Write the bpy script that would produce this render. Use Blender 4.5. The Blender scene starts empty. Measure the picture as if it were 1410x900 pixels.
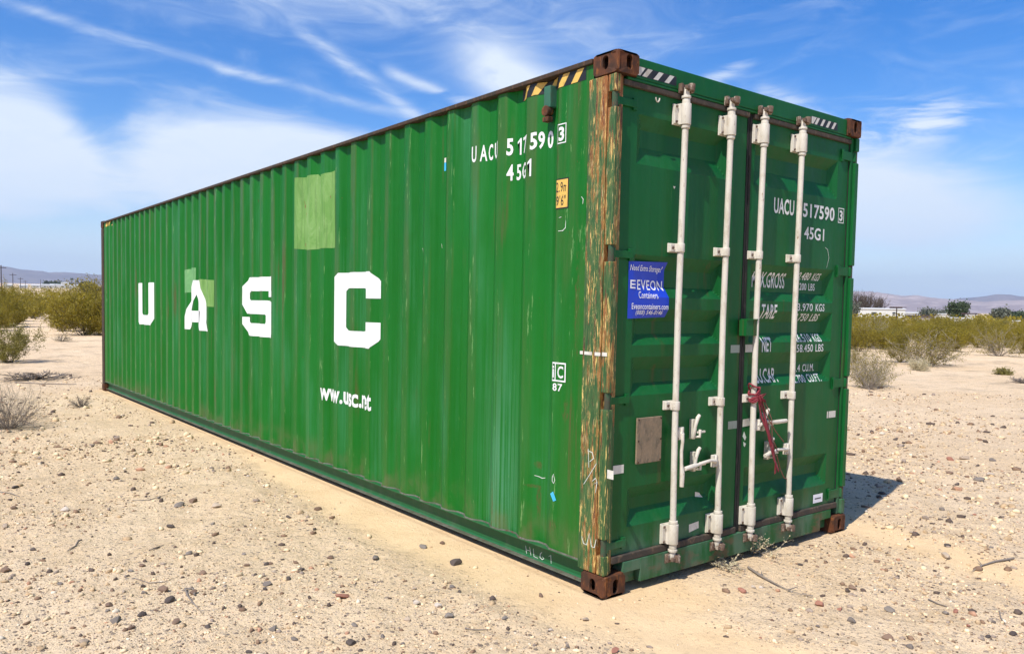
import bpy, bmesh, math, random
import numpy as np
from mathutils import Vector, Matrix

# ------------------------------------------------------------------ camera
sc = bpy.context.scene
COL = sc.collection
CAMP = Vector((-3.04553, -2.99133, 1.54609))
YAW, PITCH, ROLL = 0.6559285, -0.05429126, 0.01849133
fw = Vector((math.sin(YAW)*math.cos(PITCH), math.cos(YAW)*math.cos(PITCH), math.sin(PITCH)))
r0 = Vector((math.cos(YAW), -math.sin(YAW), 0)); u0 = r0.cross(fw)
rt = r0*math.cos(ROLL) + u0*math.sin(ROLL); up = -r0*math.sin(ROLL) + u0*math.cos(ROLL)
cd = bpy.data.cameras.new('camera'); cam = bpy.data.objects.new('camera', cd); COL.objects.link(cam)
M = Matrix((rt, up, -fw)).transposed().to_4x4(); M.translation = CAMP
cam.matrix_world = M
cd.sensor_width = 36; cd.lens = 1106.144/1410*36
cd.shift_x = 20.351/1410; cd.shift_y = 33.613/1410
cd.clip_start = 0.05; cd.clip_end = 60000
sc.camera = cam

# ------------------------------------------------------------------ node helpers
class E:
    """a socket with arithmetic"""
    def __init__(s, nt, k): s.nt, s.k = nt, k
    def _m(s, op, *a, clamp=False):
        n = s.nt.nodes.new('ShaderNodeMath'); n.operation = op; n.use_clamp = clamp
        for i, v in enumerate((s,)+a):
            if isinstance(v, E): s.nt.links.new(v.k, n.inputs[i])
            else: n.inputs[i].default_value = v
        return E(s.nt, n.outputs[0])
    def __add__(s, o): return s._m('ADD', o)
    __radd__ = __add__
    def __mul__(s, o): return s._m('MULTIPLY', o)
    __rmul__ = __mul__
    def __sub__(s, o): return s._m('SUBTRACT', o)
    def __rsub__(s, o): return (s*-1.0)+o
    def __truediv__(s, o): return s._m('DIVIDE', o)
    def max(s, o): return s._m('MAXIMUM', o)
    def min(s, o): return s._m('MINIMUM', o)
    def pow(s, o): return s._m('POWER', o)
    def abs(s): return s._m('ABSOLUTE')
    def clamp(s): return s._m('ADD', 0.0, clamp=True)
    def exp(s): return s._m('EXPONENT')
    def sstep(s, a, b, lo=0.0, hi=1.0):
        n = s.nt.nodes.new('ShaderNodeMapRange'); n.interpolation_type = 'SMOOTHSTEP'
        s.nt.links.new(s.k, n.inputs[0])
        for i, v in zip((1, 2, 3, 4), (a, b, lo, hi)): n.inputs[i].default_value = v
        return E(s.nt, n.outputs[0])

def put(nt, inp, v):
    if isinstance(v, E): nt.links.new(v.k, inp)
    elif isinstance(v, (tuple, list)) and len(v) == 3 and inp.type == 'RGBA': inp.default_value = (*v, 1)
    else: inp.default_value = v
def mixc(nt, f, a, b, mode='MIX'):
    n = nt.nodes.new('ShaderNodeMix'); n.data_type = 'RGBA'; n.blend_type = mode
    put(nt, n.inputs[0], f); put(nt, n.inputs[6], a); put(nt, n.inputs[7], b)
    return E(nt, n.outputs[2])
def coords(nt, kind='Object'):
    n = nt.nodes.new('ShaderNodeTexCoord'); return E(nt, n.outputs[kind])
def xyz(v):
    n = v.nt.nodes.new('ShaderNodeSeparateXYZ'); v.nt.links.new(v.k, n.inputs[0])
    return tuple(E(v.nt, n.outputs[i]) for i in range(3))
def comb(nt, x, y, z):
    n = nt.nodes.new('ShaderNodeCombineXYZ')
    for i, q in enumerate((x, y, z)): put(nt, n.inputs[i], q)
    return E(nt, n.outputs[0])
def scl(v, s, loc=(0, 0, 0), rot=(0, 0, 0)):
    n = v.nt.nodes.new('ShaderNodeMapping'); v.nt.links.new(v.k, n.inputs[0])
    n.inputs['Scale'].default_value = s; n.inputs['Location'].default_value = loc; n.inputs['Rotation'].default_value = rot
    return E(v.nt, n.outputs[0])
def noise(v, scale=1.0, detail=4, rough=.55, dist=0.0):
    n = v.nt.nodes.new('ShaderNodeTexNoise'); v.nt.links.new(v.k, n.inputs['Vector'])
    n.inputs['Scale'].default_value = scale; n.inputs['Detail'].default_value = detail
    n.inputs['Roughness'].default_value = rough; n.inputs['Distortion'].default_value = dist
    return E(v.nt, n.outputs[0])
def voro(v, scale, out='Distance', feat='F1'):
    n = v.nt.nodes.new('ShaderNodeTexVoronoi'); v.nt.links.new(v.k, n.inputs['Vector'])
    n.feature = feat; n.inputs['Scale'].default_value = scale
    return E(v.nt, n.outputs[out])
def newmat(name):
    m = bpy.data.materials.new(name); m.use_nodes = True; nt = m.node_tree
    return m, nt, nt.nodes['Principled BSDF']
def bump(nt, b, h, strength=.3, dist=.01):
    n = nt.nodes.new('ShaderNodeBump'); n.inputs['Strength'].default_value = strength; n.inputs['Distance'].default_value = dist
    put(nt, n.inputs['Height'], h); nt.links.new(n.outputs[0], b.inputs['Normal'])

# ------------------------------------------------------------------ world, sun, exposure
SUN = Vector((-2.05, -0.5521, 2.896)).normalized()
EL = math.asin(SUN.z); AZ = math.atan2(SUN.x, SUN.y)
w = bpy.data.worlds.new('World'); sc.world = w; w.use_nodes = True
nt = w.node_tree; bg = nt.nodes['Background']; bg.inputs['Strength'].default_value = 0.12
sky = nt.nodes.new('ShaderNodeTexSky'); sky.sky_type = 'NISHITA'; sky.sun_disc = False
sky.sun_elevation = EL; sky.sun_rotation = AZ % (2*math.pi); sky.altitude = 600
sky.air_density = 1.0; sky.dust_density = 0.6; sky.ozone_density = 2.0
hs = nt.nodes.new('ShaderNodeHueSaturation'); hs.inputs['Saturation'].default_value = 1.50; hs.inputs['Value'].default_value = 1.04; hs.inputs['Hue'].default_value = .512
nt.links.new(sky.outputs[0], hs.inputs['Color']); skyc = E(nt, hs.outputs[0])
d = coords(nt, 'Generated'); dx, dy, dz = xyz(d)
az = dx._m('ARCTAN2', dy)*57.29578; el = dz._m('ARCSINE')*57.29578
def blob(cx, cy, a, b, th=0.0):
    c, s_ = math.cos(math.radians(th)), math.sin(math.radians(th))
    X = az-cx; Y = el-cy
    U = (X*c+Y*s_)*(1/a); V = (Y*c-X*s_)*(1/b)
    return ((U*U+V*V)*-1.0).exp()
def streak(p0, p1, wd, ends=.12):
    (x0, y0), (x1, y1) = p0, p1; L = math.hypot(x1-x0, y1-y0); tx, ty = (x1-x0)/L, (y1-y0)/L
    X = az-x0; Y = el-y0
    U = (X*tx+Y*ty)*(1/L); V = (Y*tx-X*ty)*(1/wd)
    V = V + (noise(comb(nt, az*.25, el*.25, 3.3), 1.0, 3)-.5)*1.6
    return ((V*V)*-1.0).exp()*U.sstep(-ends, ends)*U.sstep(1+ends, 1-ends)
ae = comb(nt, az*.1, el*.1, 0.0)
warp = (noise(ae, .8, 2)-.5)*6.0
wis = noise(scl(comb(nt, az*.1+warp*.05, el*.1+warp*.03, 0.7), (1.3, 4.6, 1), rot=(0, 0, .34)), 1.0, 6, .58, .9)
wis2 = noise(scl(comb(nt, az*.1, el*.1+warp*.03, 4.7), (1.5, 5.0, 1), rot=(0, 0, -.25)), 1.0, 6, .60, 1.1)
soft = noise(comb(nt, az*.06, el*.16, 9.1), 1.0, 4, .5)
big = (blob(20, 8.5, 16, 3.4, -8)*1.15 + blob(4.5, 7.8, 8, 4.0)*1.15 + blob(26, 10.6, 8, 1.8, -9)*.7 - blob(11.6, 10.3, 2.6, 2.2, -30)*.9)
bigm = (big*(soft*.55+.72) + (wis-.5)*.75).sstep(.22, 1.0)
hor = el.sstep(8.0, .8)*(soft*.35+.72)
right = (blob(61, 7.4, 10, 3.4, -12)*1.55 + (blob(64.6, 12.0, 4.0, 1.3, 3)*.95)*wis2.sstep(.28, .66))
rightm = (right*(soft*.6+.65)+(wis2-.5)*.45).sstep(.12, 1.05)
st = (streak((5, 17.4), (33, 12.8), .30)*wis2.sstep(.22, .72)*.55
      + streak((23.3, 18.2), (31.8, 13.0), .42)*wis.sstep(.24, .66)*.62
      + streak((29.5, 15.9), (36.5, 13.6), .34)*wis.sstep(.30, .6)*.6
      + streak((51, 14.6), (54.6, 16.8), .45)*wis2.sstep(.35, .6)*.6
      + streak((55, 14.5), (60, 12.6), .5)*wis.sstep(.36, .6)*.5)
patch = (blob(37.4, 16.2, 2.8, 1.9, -20)+blob(41.5, 15.0, 4.0, 1.2, -8)*.8)*wis.sstep(-.25, .50)*.92
top = (blob(17, 19.8, 14, 1.7, 0)*1.0+blob(33, 20.3, 12, 2.6, -4)+blob(46, 19, 5, 3, 0)*.6)*wis2.sstep(.15, .85)*.42
faint = (wis.sstep(.45, .8)*.16+wis2.sstep(.48, .8)*.14)
elsew = (az.abs()._m('GREATER_THAN', 85)*wis.sstep(.45, .7)*.7)   # the sky behind the photographer: thin cirrus too
cl = (bigm.max(rightm).max(hor)*.94 + (st+patch+top+faint)*(1.0)).min(.97).max(elsew)*el.sstep(-1.0, .5)
cloudc = mixc(nt, el.sstep(0, 9), (4.3, 5.4, 7.2), (5.0, 5.6, 6.4))
skymix = mixc(nt, cl, skyc, cloudc)
nt.links.new(skymix.k, bg.inputs['Color'])

sl = bpy.data.lights.new('sun', 'SUN'); sl.energy = 4.2; sl.angle = math.radians(.53); sl.color = (1, .955, .89)
so = bpy.data.objects.new('sun', sl); COL.objects.link(so); so.location = (-20, -6, 30)
so.rotation_euler = SUN.to_track_quat('Z', 'Y').to_euler()
vs = sc.view_settings; vs.view_transform = 'Standard'; vs.look = 'None'; vs.exposure = 0.53; vs.gamma = 1; vs.use_curve_mapping = False
sc.cycles.max_bounces = 6; sc.cycles.volume_bounces = 0; sc.cycles.transparent_max_bounces = 8

# ------------------------------------------------------------------ object helpers
def props(o, label=None, cat=None, group=None, kind=None):
    if label: o['label'] = label
    if cat: o['category'] = cat
    if group: o['group'] = group
    if kind: o['kind'] = kind
    return o
def thing(name, label, cat, loc=(0, 0, 0), group=None):
    o = bpy.data.objects.new(name, None); COL.objects.link(o); o.location = loc; o.empty_display_size = .1
    return props(o, label, cat, group)
class MB:
    def __init__(s): s.v = []; s.f = []; s.s = []
    def add(s, vs_, fs, smooth=False):
        o = len(s.v); s.v += [tuple(v) for v in vs_]
        s.f += [tuple(i+o for i in f) for f in fs]; s.s += [smooth]*len(fs)
    def box(s, a, b):
        (x0, y0, z0), (x1, y1, z1) = a, b
        s.add([(x0,y0,z0),(x1,y0,z0),(x1,y1,z0),(x0,y1,z0),(x0,y0,z1),(x1,y0,z1),(x1,y1,z1),(x0,y1,z1)],
              [(0,3,2,1),(4,5,6,7),(0,1,5,4),(1,2,6,5),(2,3,7,6),(3,0,4,7)])
    def tube(s, pts, rad, n=10, caps=True, smooth=True):
        pts = [Vector(p) for p in pts]; rad = rad if isinstance(rad, (list, tuple)) else [rad]*len(pts)
        rings = []; vs_ = []; fs = []
        prev = None
        for i, p in enumerate(pts):
            t = (pts[min(i+1, len(pts)-1)]-pts[max(i-1, 0)]).normalized()
            a = prev if prev is not None else (Vector((0, 0, 1)) if abs(t.z) < .9 else Vector((1, 0, 0)))
            u = (a - t*a.dot(t)).normalized(); prev = u; v = t.cross(u)
            for k in range(n):
                q = 2*math.pi*k/n; vs_.append(p+(u*math.cos(q)+v*math.sin(q))*rad[i])
        for i in range(len(pts)-1):
            for k in range(n):
                a = i*n+k; b = i*n+(k+1) % n; fs.append((a, b, b+n, a+n))
        s.add(vs_, fs, smooth)
        if caps:
            m = len(pts)-1
            s.add(vs_[:n], [tuple(reversed(range(n)))]); s.add(vs_[m*n:], [tuple(range(n))])
    def build(s, name, mat, parent=None, bevel=0, seg=2):
        me = bpy.data.meshes.new(name); me.from_pydata(s.v, [], s.f)
        me.polygons.foreach_set('use_smooth', s.s)
        mats = mat if isinstance(mat, (list, tuple)) else [mat]
        for m in mats: me.materials.append(m)
        me.update()
        if bevel:
            bm = bmesh.new(); bm.from_mesh(me); bmesh.ops.remove_doubles(bm, verts=bm.verts, dist=1e-5)
            es = [e for e in bm.edges if len(e.link_faces) == 2 and e.calc_face_angle(0) > .5]
            bmesh.ops.bevel(bm, geom=es, offset=bevel, segments=seg, affect='EDGES', profile=.6, clamp_overlap=True)
            bm.to_mesh(me); bm.free()
        o = bpy.data.objects.new(name, me); COL.objects.link(o)
        if parent: o.parent = parent
        return o
def npmesh(name, V, F, mats, smooth=False, matidx=None):
    """fast mesh: V (n,3), F (m,k)"""
    V = np.asarray(V, np.float32); F = np.asarray(F, np.int32)
    me = bpy.data.meshes.new(name); me.vertices.add(len(V)); me.vertices.foreach_set('co', V.ravel())
    k = F.shape[1]; me.loops.add(F.size); me.loops.foreach_set('vertex_index', F.ravel())
    me.polygons.add(len(F)); me.polygons.foreach_set('loop_start', np.arange(0, F.size, k, dtype=np.int32))
    try: me.polygons.foreach_set('loop_total', np.full(len(F), k, np.int32))
    except Exception: pass
    if smooth: me.polygons.foreach_set('use_smooth', np.ones(len(F), bool))
    if matidx is not None: me.polygons.foreach_set('material_index', np.asarray(matidx, np.int32))
    for m in (mats if isinstance(mats, (list, tuple)) else [mats]): me.materials.append(m)
    me.update(calc_edges=True); me.validate()
    return me
def linkobj(name, me, parent=None, loc=(0, 0, 0), rz=0, s=1):
    o = bpy.data.objects.new(name, me); COL.objects.link(o); o.location = loc; o.rotation_euler = (0, 0, rz)
    o.scale = s if isinstance(s, (tuple, list)) else (s, s, s)
    if parent: o.parent = parent
    return o
def copy_tree(o, parent=None):
    c = o.copy(); COL.objects.link(c); c.parent = parent
    for ch in o.children: copy_tree(ch, c)
    return c

# ------------------------------------------------------------------ materials of the container
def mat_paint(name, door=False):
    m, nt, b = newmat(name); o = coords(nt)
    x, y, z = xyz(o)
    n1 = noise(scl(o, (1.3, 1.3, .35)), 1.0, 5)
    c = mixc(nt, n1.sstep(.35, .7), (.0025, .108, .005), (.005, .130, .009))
    if door: c = mixc(nt, n1.sstep(.35, .7), (.002, .078, .013), (.004, .098, .020))  # darker base green: the door end's shade under grazing sun is put into the colour
    st = noise(scl(o, (38, 38, .55)), 1.0, 3, .6)                      # fine vertical weather streaks
    c = mixc(nt, st.sstep(.30, .72)*.30, c, (.012, .150, .024) if not door else (.012, .13, .04))
    pt = noise(scl(o, (2.6, 2.6, .42), (3, 7, 1)), 1.0, 5, .6)           # chalky faded patches
    c = mixc(nt, (pt.sstep(.48, .72)*st.sstep(.25, .65))*(.45 if not door else .25), c, (.06, .23, .11) if not door else (.035, .17, .085))
    if not door:
        # pale bleached runs low on the panel near the doors
        run = ((y-.98)*(1/.17)); run = ((run*run)*-1.0).exp()*z.sstep(1.75, .35)
        c = mixc(nt, run*noise(scl(o, (110, 110, .9)), 1.0, 2).sstep(.36, .64)*.52, c, (.11, .29, .17))
        # outer faces of the folds: olive brown rub wear, strongest high up
        wear = x.sstep(.022, .014)*noise(scl(o, (9, 9, .9), (1, 2, 3)), 1.0, 4).sstep(.40, .62)*z.sstep(.3, 2.6, .25, .8)
        c = mixc(nt, wear*.6, c, (.075, .105, .030))
        edge = x.sstep(.020, .0135)*noise(scl(o, (30, 30, 4.2), (5, 2, 3)), 1.0, 6, .75).sstep(.60, .66)
        c = mixc(nt, edge*.6, c, (.19, .33, .12))
    sc_ = noise(scl(o, (95, 95, 6.5), (9, 1, 4)), 1.0, 5, .78)
    msk = noise(scl(o, (3, 3, 1.4), (5, 5, 5)), 1.0, 3).sstep(.52, .68)
    c = mixc(nt, sc_.sstep(.64, .71)*msk*(.7 if not door else .3), c, (.26, .38, .14))
    ru = noise(scl(o, (17, 17, .8), (2, 8, 6)), 1.0, 5, .6); rm = noise(scl(o, (1.5, 1.5, 1.0), (4, 0, 2)), 1.0, 3).sstep(.5, .68)
    c = mixc(nt, ru.sstep(.56, .70)*rm*.7, c, (.10, .055, .022))
    sp = noise(scl(o, (30, 30, 9), (1, 1, 1)), 1.0, 5, .7)
    c = mixc(nt, sp.sstep(.70, .74)*.9, c, (.13, .05, .018))
    if not door:
        for yy, zz, ry, rz, kk in ((.60, .62, .030, .030, 1), (.59, .40, .022, .11, 1), (.44, .30, .05, .05, .8), (.34, .96, .06, .10, .6), (6.33, .56, .05, .16, 1.1), (6.30, .40, .04, .10, .9), (.63, .49, .05, .012, 1.2), (1.01, .30, .02, .20, .8), (.47, 2.40, .05, .22, .5), (3.70, 2.50, .07, .15, .8), (.27, 1.6, .03, .5, .6)):
            q = ((y-yy)*(1/ry)); t = ((z-zz)*(1/rz)); e_ = (((q*q+t*t)*-1.0).exp()*kk+(noise(scl(o, (50, 50, 14), (yy, zz, 0)), 1.0, 5, .7)-.5)*1.5).sstep(.42, .62)*(((q*q+t*t)*-.35).exp().sstep(.1, .5))
            c = mixc(nt, e_*noise(scl(o, (120, 120, 22), (yy, 1, 2)), 1.0, 5, .75).sstep(.38, .60)*.62, c, (.10, .055, .022))
    else:
        c = mixc(nt, z.sstep(.19, .12)*noise(scl(o, (5, 5, 9), (8, 0, 0)), 1.0, 6, .7).sstep(.50, .62)*.75, c, (.13, .065, .035))
        c = mixc(nt, z.sstep(.38, .16)*noise(scl(o, (6, 6, 1.4), (1, 0, 5)), 1.0, 5, .65).sstep(.44, .60)*.5, c, (.09, .19, .13))
    # dust and grime that settle on the lowest hand's breadth
    c = mixc(nt, z.sstep(.42, .14)*noise(scl(o, (7, 7, 5)), 1.0, 5).sstep(.38, .68)*.55, c, (.13, .11, .055) if not door else (.10, .15, .10))
    put(nt, b.inputs['Base Color'], c)
    put(nt, b.inputs['Roughness'], st.sstep(.2, .8, .36, .58)); b.inputs['Specular IOR Level'].default_value = .22
    dn = noise(scl(o, (1.6, 1.6, 1.3)), 1.0, 3)*1.0+noise(scl(o, (9, 9, 9)), 1.0, 3)*.10+noise(scl(o, (60, 60, 60)), 1.0, 3)*.012
    bump(nt, b, dn, .55, .05)
    return m
M_SIDE = mat_paint('green_side_paint'); M_DOOR_SHADED = mat_paint('green_door_paint_shaded', True)

def mat_post():
    m, nt, b = newmat('peeling_post_paint'); o = coords(nt); x, y, z = xyz(o)
    a = noise(scl(o, (10, 10, 1.6)), 1.0, 6, .65); g = noise(scl(o, (42, 42, 3.2)), 1.0, 8, .72); big = noise(scl(o, (6, 6, 1.1), (4, 4, 4)), 1.0, 3, .5)
    h = noise(scl(o, (110, 110, 8), (7, 3, 1)), 1.0, 6, .74); q = noise(scl(o, (12, 12, 4.0), (7, 9, 1)), 1.0, 6, .7); fl = noise(scl(o, (140, 140, 9), (2, 3, 8)), 1.0, 4, .7)
    bar = (y-.060)*(1/.018); bar = ((bar*bar)*-1.0).exp(); rim = y.sstep(.160, .19)
    wear = g*.42+q*.28+big*.30+z*.012+bar*.060+rim*.02-.012
    c = mixc(nt, a.sstep(.3, .7), (.012, .075, .014), (.030, .100, .022))
    c = mixc(nt, fl.sstep(.48, .58)*.5, c, (.12, .15, .04)); c = mixc(nt, fl.sstep(.44, .38)*.6, c, (.012, .035, .010))
    c = mixc(nt, wear.sstep(.520, .545)*.92, c, (.26, .125, .024))
    c = mixc(nt, wear.sstep(.555, .585)*.92, c, (.25, .080, .014))
    c = mixc(nt, (g*.5+h*.5).sstep(.535, .56)*.95*wear.sstep(.49, .53), c, (.065, .022, .010))
    c = mixc(nt, h.sstep(.555, .59)*q.sstep(.44, .56)*.95, c, (.78, .54, .17))
    c = mixc(nt, h.sstep(.425, .39)*wear.sstep(.49, .52)*.85, c, (.50, .40, .19))
    put(nt, b.inputs['Base Color'], c); b.inputs['Roughness'].default_value = .65
    bump(nt, b, g*1.0+h*.5, .6, .008)
    return m
M_POST = mat_post()
def mat_rust(name, c0, c1, c2, k=14):
    m, nt, b = newmat(name); o = coords(nt)
    a = noise(o, k, 7, .65); g = noise(scl(o, (40, 40, 14), (3, 1, 2)), 1.0, 5, .7)
    c = mixc(nt, a.sstep(.35, .65), c0, c1); c = mixc(nt, g.sstep(.52, .66), c, c2)
    put(nt, b.inputs['Base Color'], c); b.inputs['Roughness'].default_value = .82; b.inputs['Specular IOR Level'].default_value = .3
    bump(nt, b, a*.6+g*.5, .7, .006)
    return m
M_RUST = mat_rust('casting_rust', (.115, .038, .014), (.045, .022, .013), (.20, .072, .020), 9)
M_KEEP = mat_rust('keeper_rust', (.16, .11, .08), (.10, .06, .04), (.45, .38, .30), 30)
M_DARKRUST = mat_rust('dark_rail_rust', (.055, .030, .018), (.035, .030, .020), (.11, .06, .03), 9)
M_GUM = mat_rust('weathered_gasket', (.045, .040, .032), (.075, .055, .040), (.12, .085, .055), 8)
M_BLACK = mat_rust('black_rubber', (.012, .012, .012), (.02, .02, .018), (.035, .03, .025), 8)
M_PLATE = mat_rust('faded_plate', (.26, .19, .12), (.20, .155, .10), (.15, .12, .08), 25)
M_SEAL = mat_rust('dusty_sealant', (.13, .13, .10), (.07, .085, .05), (.09, .05, .03), 12)
M_HINGE = mat_rust('hinge_steel', (.035, .08, .04), (.06, .055, .035), (.13, .06, .03), 20)
M_VENT = mat_rust('blue_grey_paint', (.030, .115, .075), (.035, .125, .08), (.05, .09, .06), 10)
def mat_flat(name, col, rough=.5, dirt=(.3, .25, .18), amt=.35, k=18, spec=.4):
    m, nt, b = newmat(name); o = coords(nt)
    a = noise(scl(o, (k, k, k*.5)), 1.0, 6, .65)
    c = mixc(nt, a.sstep(.48, .72)*amt, col, dirt)
    g = noise(scl(o, (k*4, k*4, k*2)), 1.0, 5, .7)
    c = mixc(nt, g.sstep(.64, .70)*amt, c, tuple(q*.4 for q in dirt))
    put(nt, b.inputs['Base Color'], c); b.inputs['Roughness'].default_value = rough; b.inputs['Specular IOR Level'].default_value = spec
    return m
M_ROD = mat_flat('white_rod_paint', (.60, .555, .465), .6, (.36, .29, .19), .55)
def grime():
    nt = M_ROD.node_tree; b = nt.nodes['Principled BSDF']; l = b.inputs['Base Color'].links[0]; c0 = E(nt, l.from_socket); o = coords(nt); x, y, z = xyz(o)
    g = noise(scl(o, (22, 22, 7), (2, 2, 2)), 1.0, 6, .7)
    c = mixc(nt, z.sstep(.75, .12)*g.sstep(.36, .62)*.55, c0, (.40, .36, .26)); c = mixc(nt, noise(scl(o, (50, 50, 12)), 1.0, 5, .7).sstep(.64, .69)*.85, c, (.20, .085, .035))
    put(nt, b.inputs['Base Color'], c)
grime()
M_LET = mat_flat('white_lettering', (.72, .73, .70), .6, (.42, .50, .38), .45, 14)
M_LET2 = mat_flat('worn_white_lettering', (.66, .72, .64), .6, (.05, .19, .07), .75, 14)
M_CHALK = mat_flat('chalk', (.62, .66, .58), .9, (.3, .3, .2), .5)
M_TAPE = mat_flat('pale_tape', (.62, .60, .52), .45, (.3, .22, .14), .5)
M_DTAPE = mat_flat('grey_tape', (.28, .33, .27), .5, (.15, .2, .12), .5)
M_YEL = mat_flat('yellow_decal', (.66, .42, .09), .5, (.20, .14, .04), .75)
M_BLK = mat_flat('black_decal', (.015, .015, .015), .5, (.06, .05, .04), .4)
M_BLUE = mat_flat('blue_vinyl', (.006, .045, .50), .4, (.02, .05, .4), .3)
M_CYAN = mat_flat('cyan_tag', (.05, .42, .70), .5, (.2, .5, .6), .3)
M_WHT = mat_flat('white_print', (.82, .82, .84), .5, (.6, .6, .7), .1)
M_RAIL = mat_flat('green_rail_paint', (.010, .105, .028), .55, (.10, .14, .08), .45, 9)
def mat_patch(name, c0, c1):
    m, nt, b = newmat(name); o = coords(nt)
    a = noise(scl(o, (6, 6, 2.4)), 1.0, 7, .75, 1.6); f = noise(scl(o, (30, 30, 2.2)), 1.0, 4)
    c = mixc(nt, a.sstep(.42, .58), c0, c1); c = mixc(nt, f.sstep(.48, .66)*.5, c, tuple(q*.62 for q in c0)); c = mixc(nt, a.sstep(.60, .64)*.4, c, (.30, .42, .20))
    ru = noise(scl(o, (7, 7, 3), (1, 3, 7)), 1.0, 5, .6); c = mixc(nt, ru.sstep(.66, .70)*.9, c, (.16, .06, .02))
    put(nt, b.inputs['Base Color'], c); b.inputs['Roughness'].default_value = .7
    return m
M_PATCH = mat_patch('light_green_patch_paint', (.115, .265, .048), (.165, .315, .080))
M_PATCH2 = mat_patch('mint_patch_paint', (.11, .30, .10), (.15, .35, .13))

# ------------------------------------------------------------------ shipping container
M_SEAL2 = M_SEAL
L, W, H = 12.192, 2.438, 2.896
CON = thing('shipping_container', 'long green corrugated steel shipping container with white UASC letters and rusty corner castings', 'shipping container')
XC, XR = .012, .049
PER = .2802
def xs(y, y0=.365, y1=L-.34):
    """depth of the left side panel"""
    if y < y0 or y > y1: return XC
    t = (y-.941) % PER
    if t < .072: r = 0
    elif t < .140: r = (t-.072)/.068
    elif t < .210: r = 1
    else: r = 1-(t-.210)/.068
    lim = min(1, (y-y0)/.06, (y1-y)/.06)
    return XC+(XR-XC)*min(r, lim)
folds = sorted({round(.941-PER*3+PER*k+t, 5) for k in range(46) for t in (0, .072, .14, .21)})
folds = [f for f in folds if .365 < f < L-.34]
ZB, ZT = .156, 2.855
def side_panel(fx, name, mirror=False):
    ys = sorted([.176]+[.365, .425, L-.34, L-.40, L-.176]+folds)
    zs = [ZB+(ZT-ZB)*i/8 for i in range(9)]
    mb = MB(); vs_ = []; nz = len(zs)
    for y in ys:
        for z in zs: vs_.append((fx(xs(y)), y, z))
    n = len(ys)
    for y in ys:
        for z in (zs[0], zs[-1]): vs_.append((fx(xs(y)+.003), y, z))
    fs = [((i+1)*nz+j, i*nz+j, i*nz+j+1, (i+1)*nz+j+1) for i in range(n-1) for j in range(nz-1)]
    mb.add(vs_, fs)
    return mb.build(name, M_SIDE, CON)
SP = side_panel(lambda x: x, 'side_panel')
SP2 = side_panel(lambda x: W-x, 'side_panel')
# corner castings
def casting(x0, y0, z0, xo, yo, zo):
    """x0,y0,z0: outer corner; xo.. = direction inward"""
    A, B, C_ = .162, .178, .118; th = .016; n = 24
    mb = MB()
    def P(a, b, c): return (x0+xo*a, y0+yo*b, z0+zo*c)
    def plate(fn, w, h, cu, cv, ru, rv):
        outer = []; inner = []
        for k in range(n):
            q = 2*math.pi*(k+.5)/n; cx, sx = math.cos(q), math.sin(q)
            s_ = 1/max(abs(cx)/1.0, abs(sx)/1.0)
            ou, ov = cx*s_, sx*s_
            outer.append((cu+(w-cu if ou > 0 else cu)*ou if False else (w/2+ou*w/2), h/2+ov*h/2))
            # stadium hole
            if rv > ru: iu, iv = ru*cx, (rv-ru)*(1 if sx > 0 else -1)+ru*sx
            else: iu, iv = (ru-rv)*(1 if cx > 0 else -1)+rv*cx, rv*sx
            inner.append((cu+iu, cv+iv))
        vs_ = [fn(u, v, 0) for u, v in outer]+[fn(u, v, 0) for u, v in inner]+[fn(u, v, th) for u, v in inner]+[fn(u, v, th) for u, v in outer]
        fs = []
        for k in range(n):
            k2 = (k+1) % n
            fs += [(k, k2, n+k2, n+k), (n+k, n+k2, 2*n+k2, 2*n+k), (2*n+k, 2*n+k2, 3*n+k2, 3*n+k), (3*n+k, 3*n+k2, k2, k)]
        mb.add(vs_, fs)
    plate(lambda u, v, d: P(u, d, v), A, C_, .089, .058, .022, .040)      # end face
    plate(lambda u, v, d: P(d, u, v), B, C_, .089, .058, .0215, .036)       # side face
    plate(lambda u, v, d: P(u, v, d), A, B, .09, .09, .032, .055)          # top / bottom
    def bx(a, b):
        p, q = P(*a), P(*b); mb.box(tuple(min(i, j) for i, j in zip(p, q)), tuple(max(i, j) for i, j in zip(p, q)))
    bx((A-.012, th, th), (A, B, C_)); bx((th, B-.012, th), (A-.012, B, C_)); bx((th, th, C_-.012), (A-.012, B-.012, C_))
    me = mb.build('corner_casting', M_RUST, CON)
    bm = bmesh.new(); bm.from_mesh(me.data); bmesh.ops.recalc_face_normals(bm, faces=bm.faces)
    # round the outer vertical edge
    for v in bm.verts:
        a, b_ = abs(v.co.x-x0), abs(v.co.y-y0)
        if a < .006 and b_ < .006: v.co.x += xo*.006; v.co.y += yo*.006
        c = abs(v.co.z-z0)
        if c < .004 and (a < .004 or b_ < .004): v.co.z += zo*.005
    bm.to_mesh(me.data); bm.free()
    return me
for xi, (x0, xo) in enumerate(((-.004, 1), (W+.004, -1))):
    for yi, (y0, yo) in enumerate(((-.012, 1), (L+.004, -1))):
        for z0, zo in ((-.004, 1), (H, -1)): casting(x0, y0, z0, xo, yo, zo)
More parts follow.
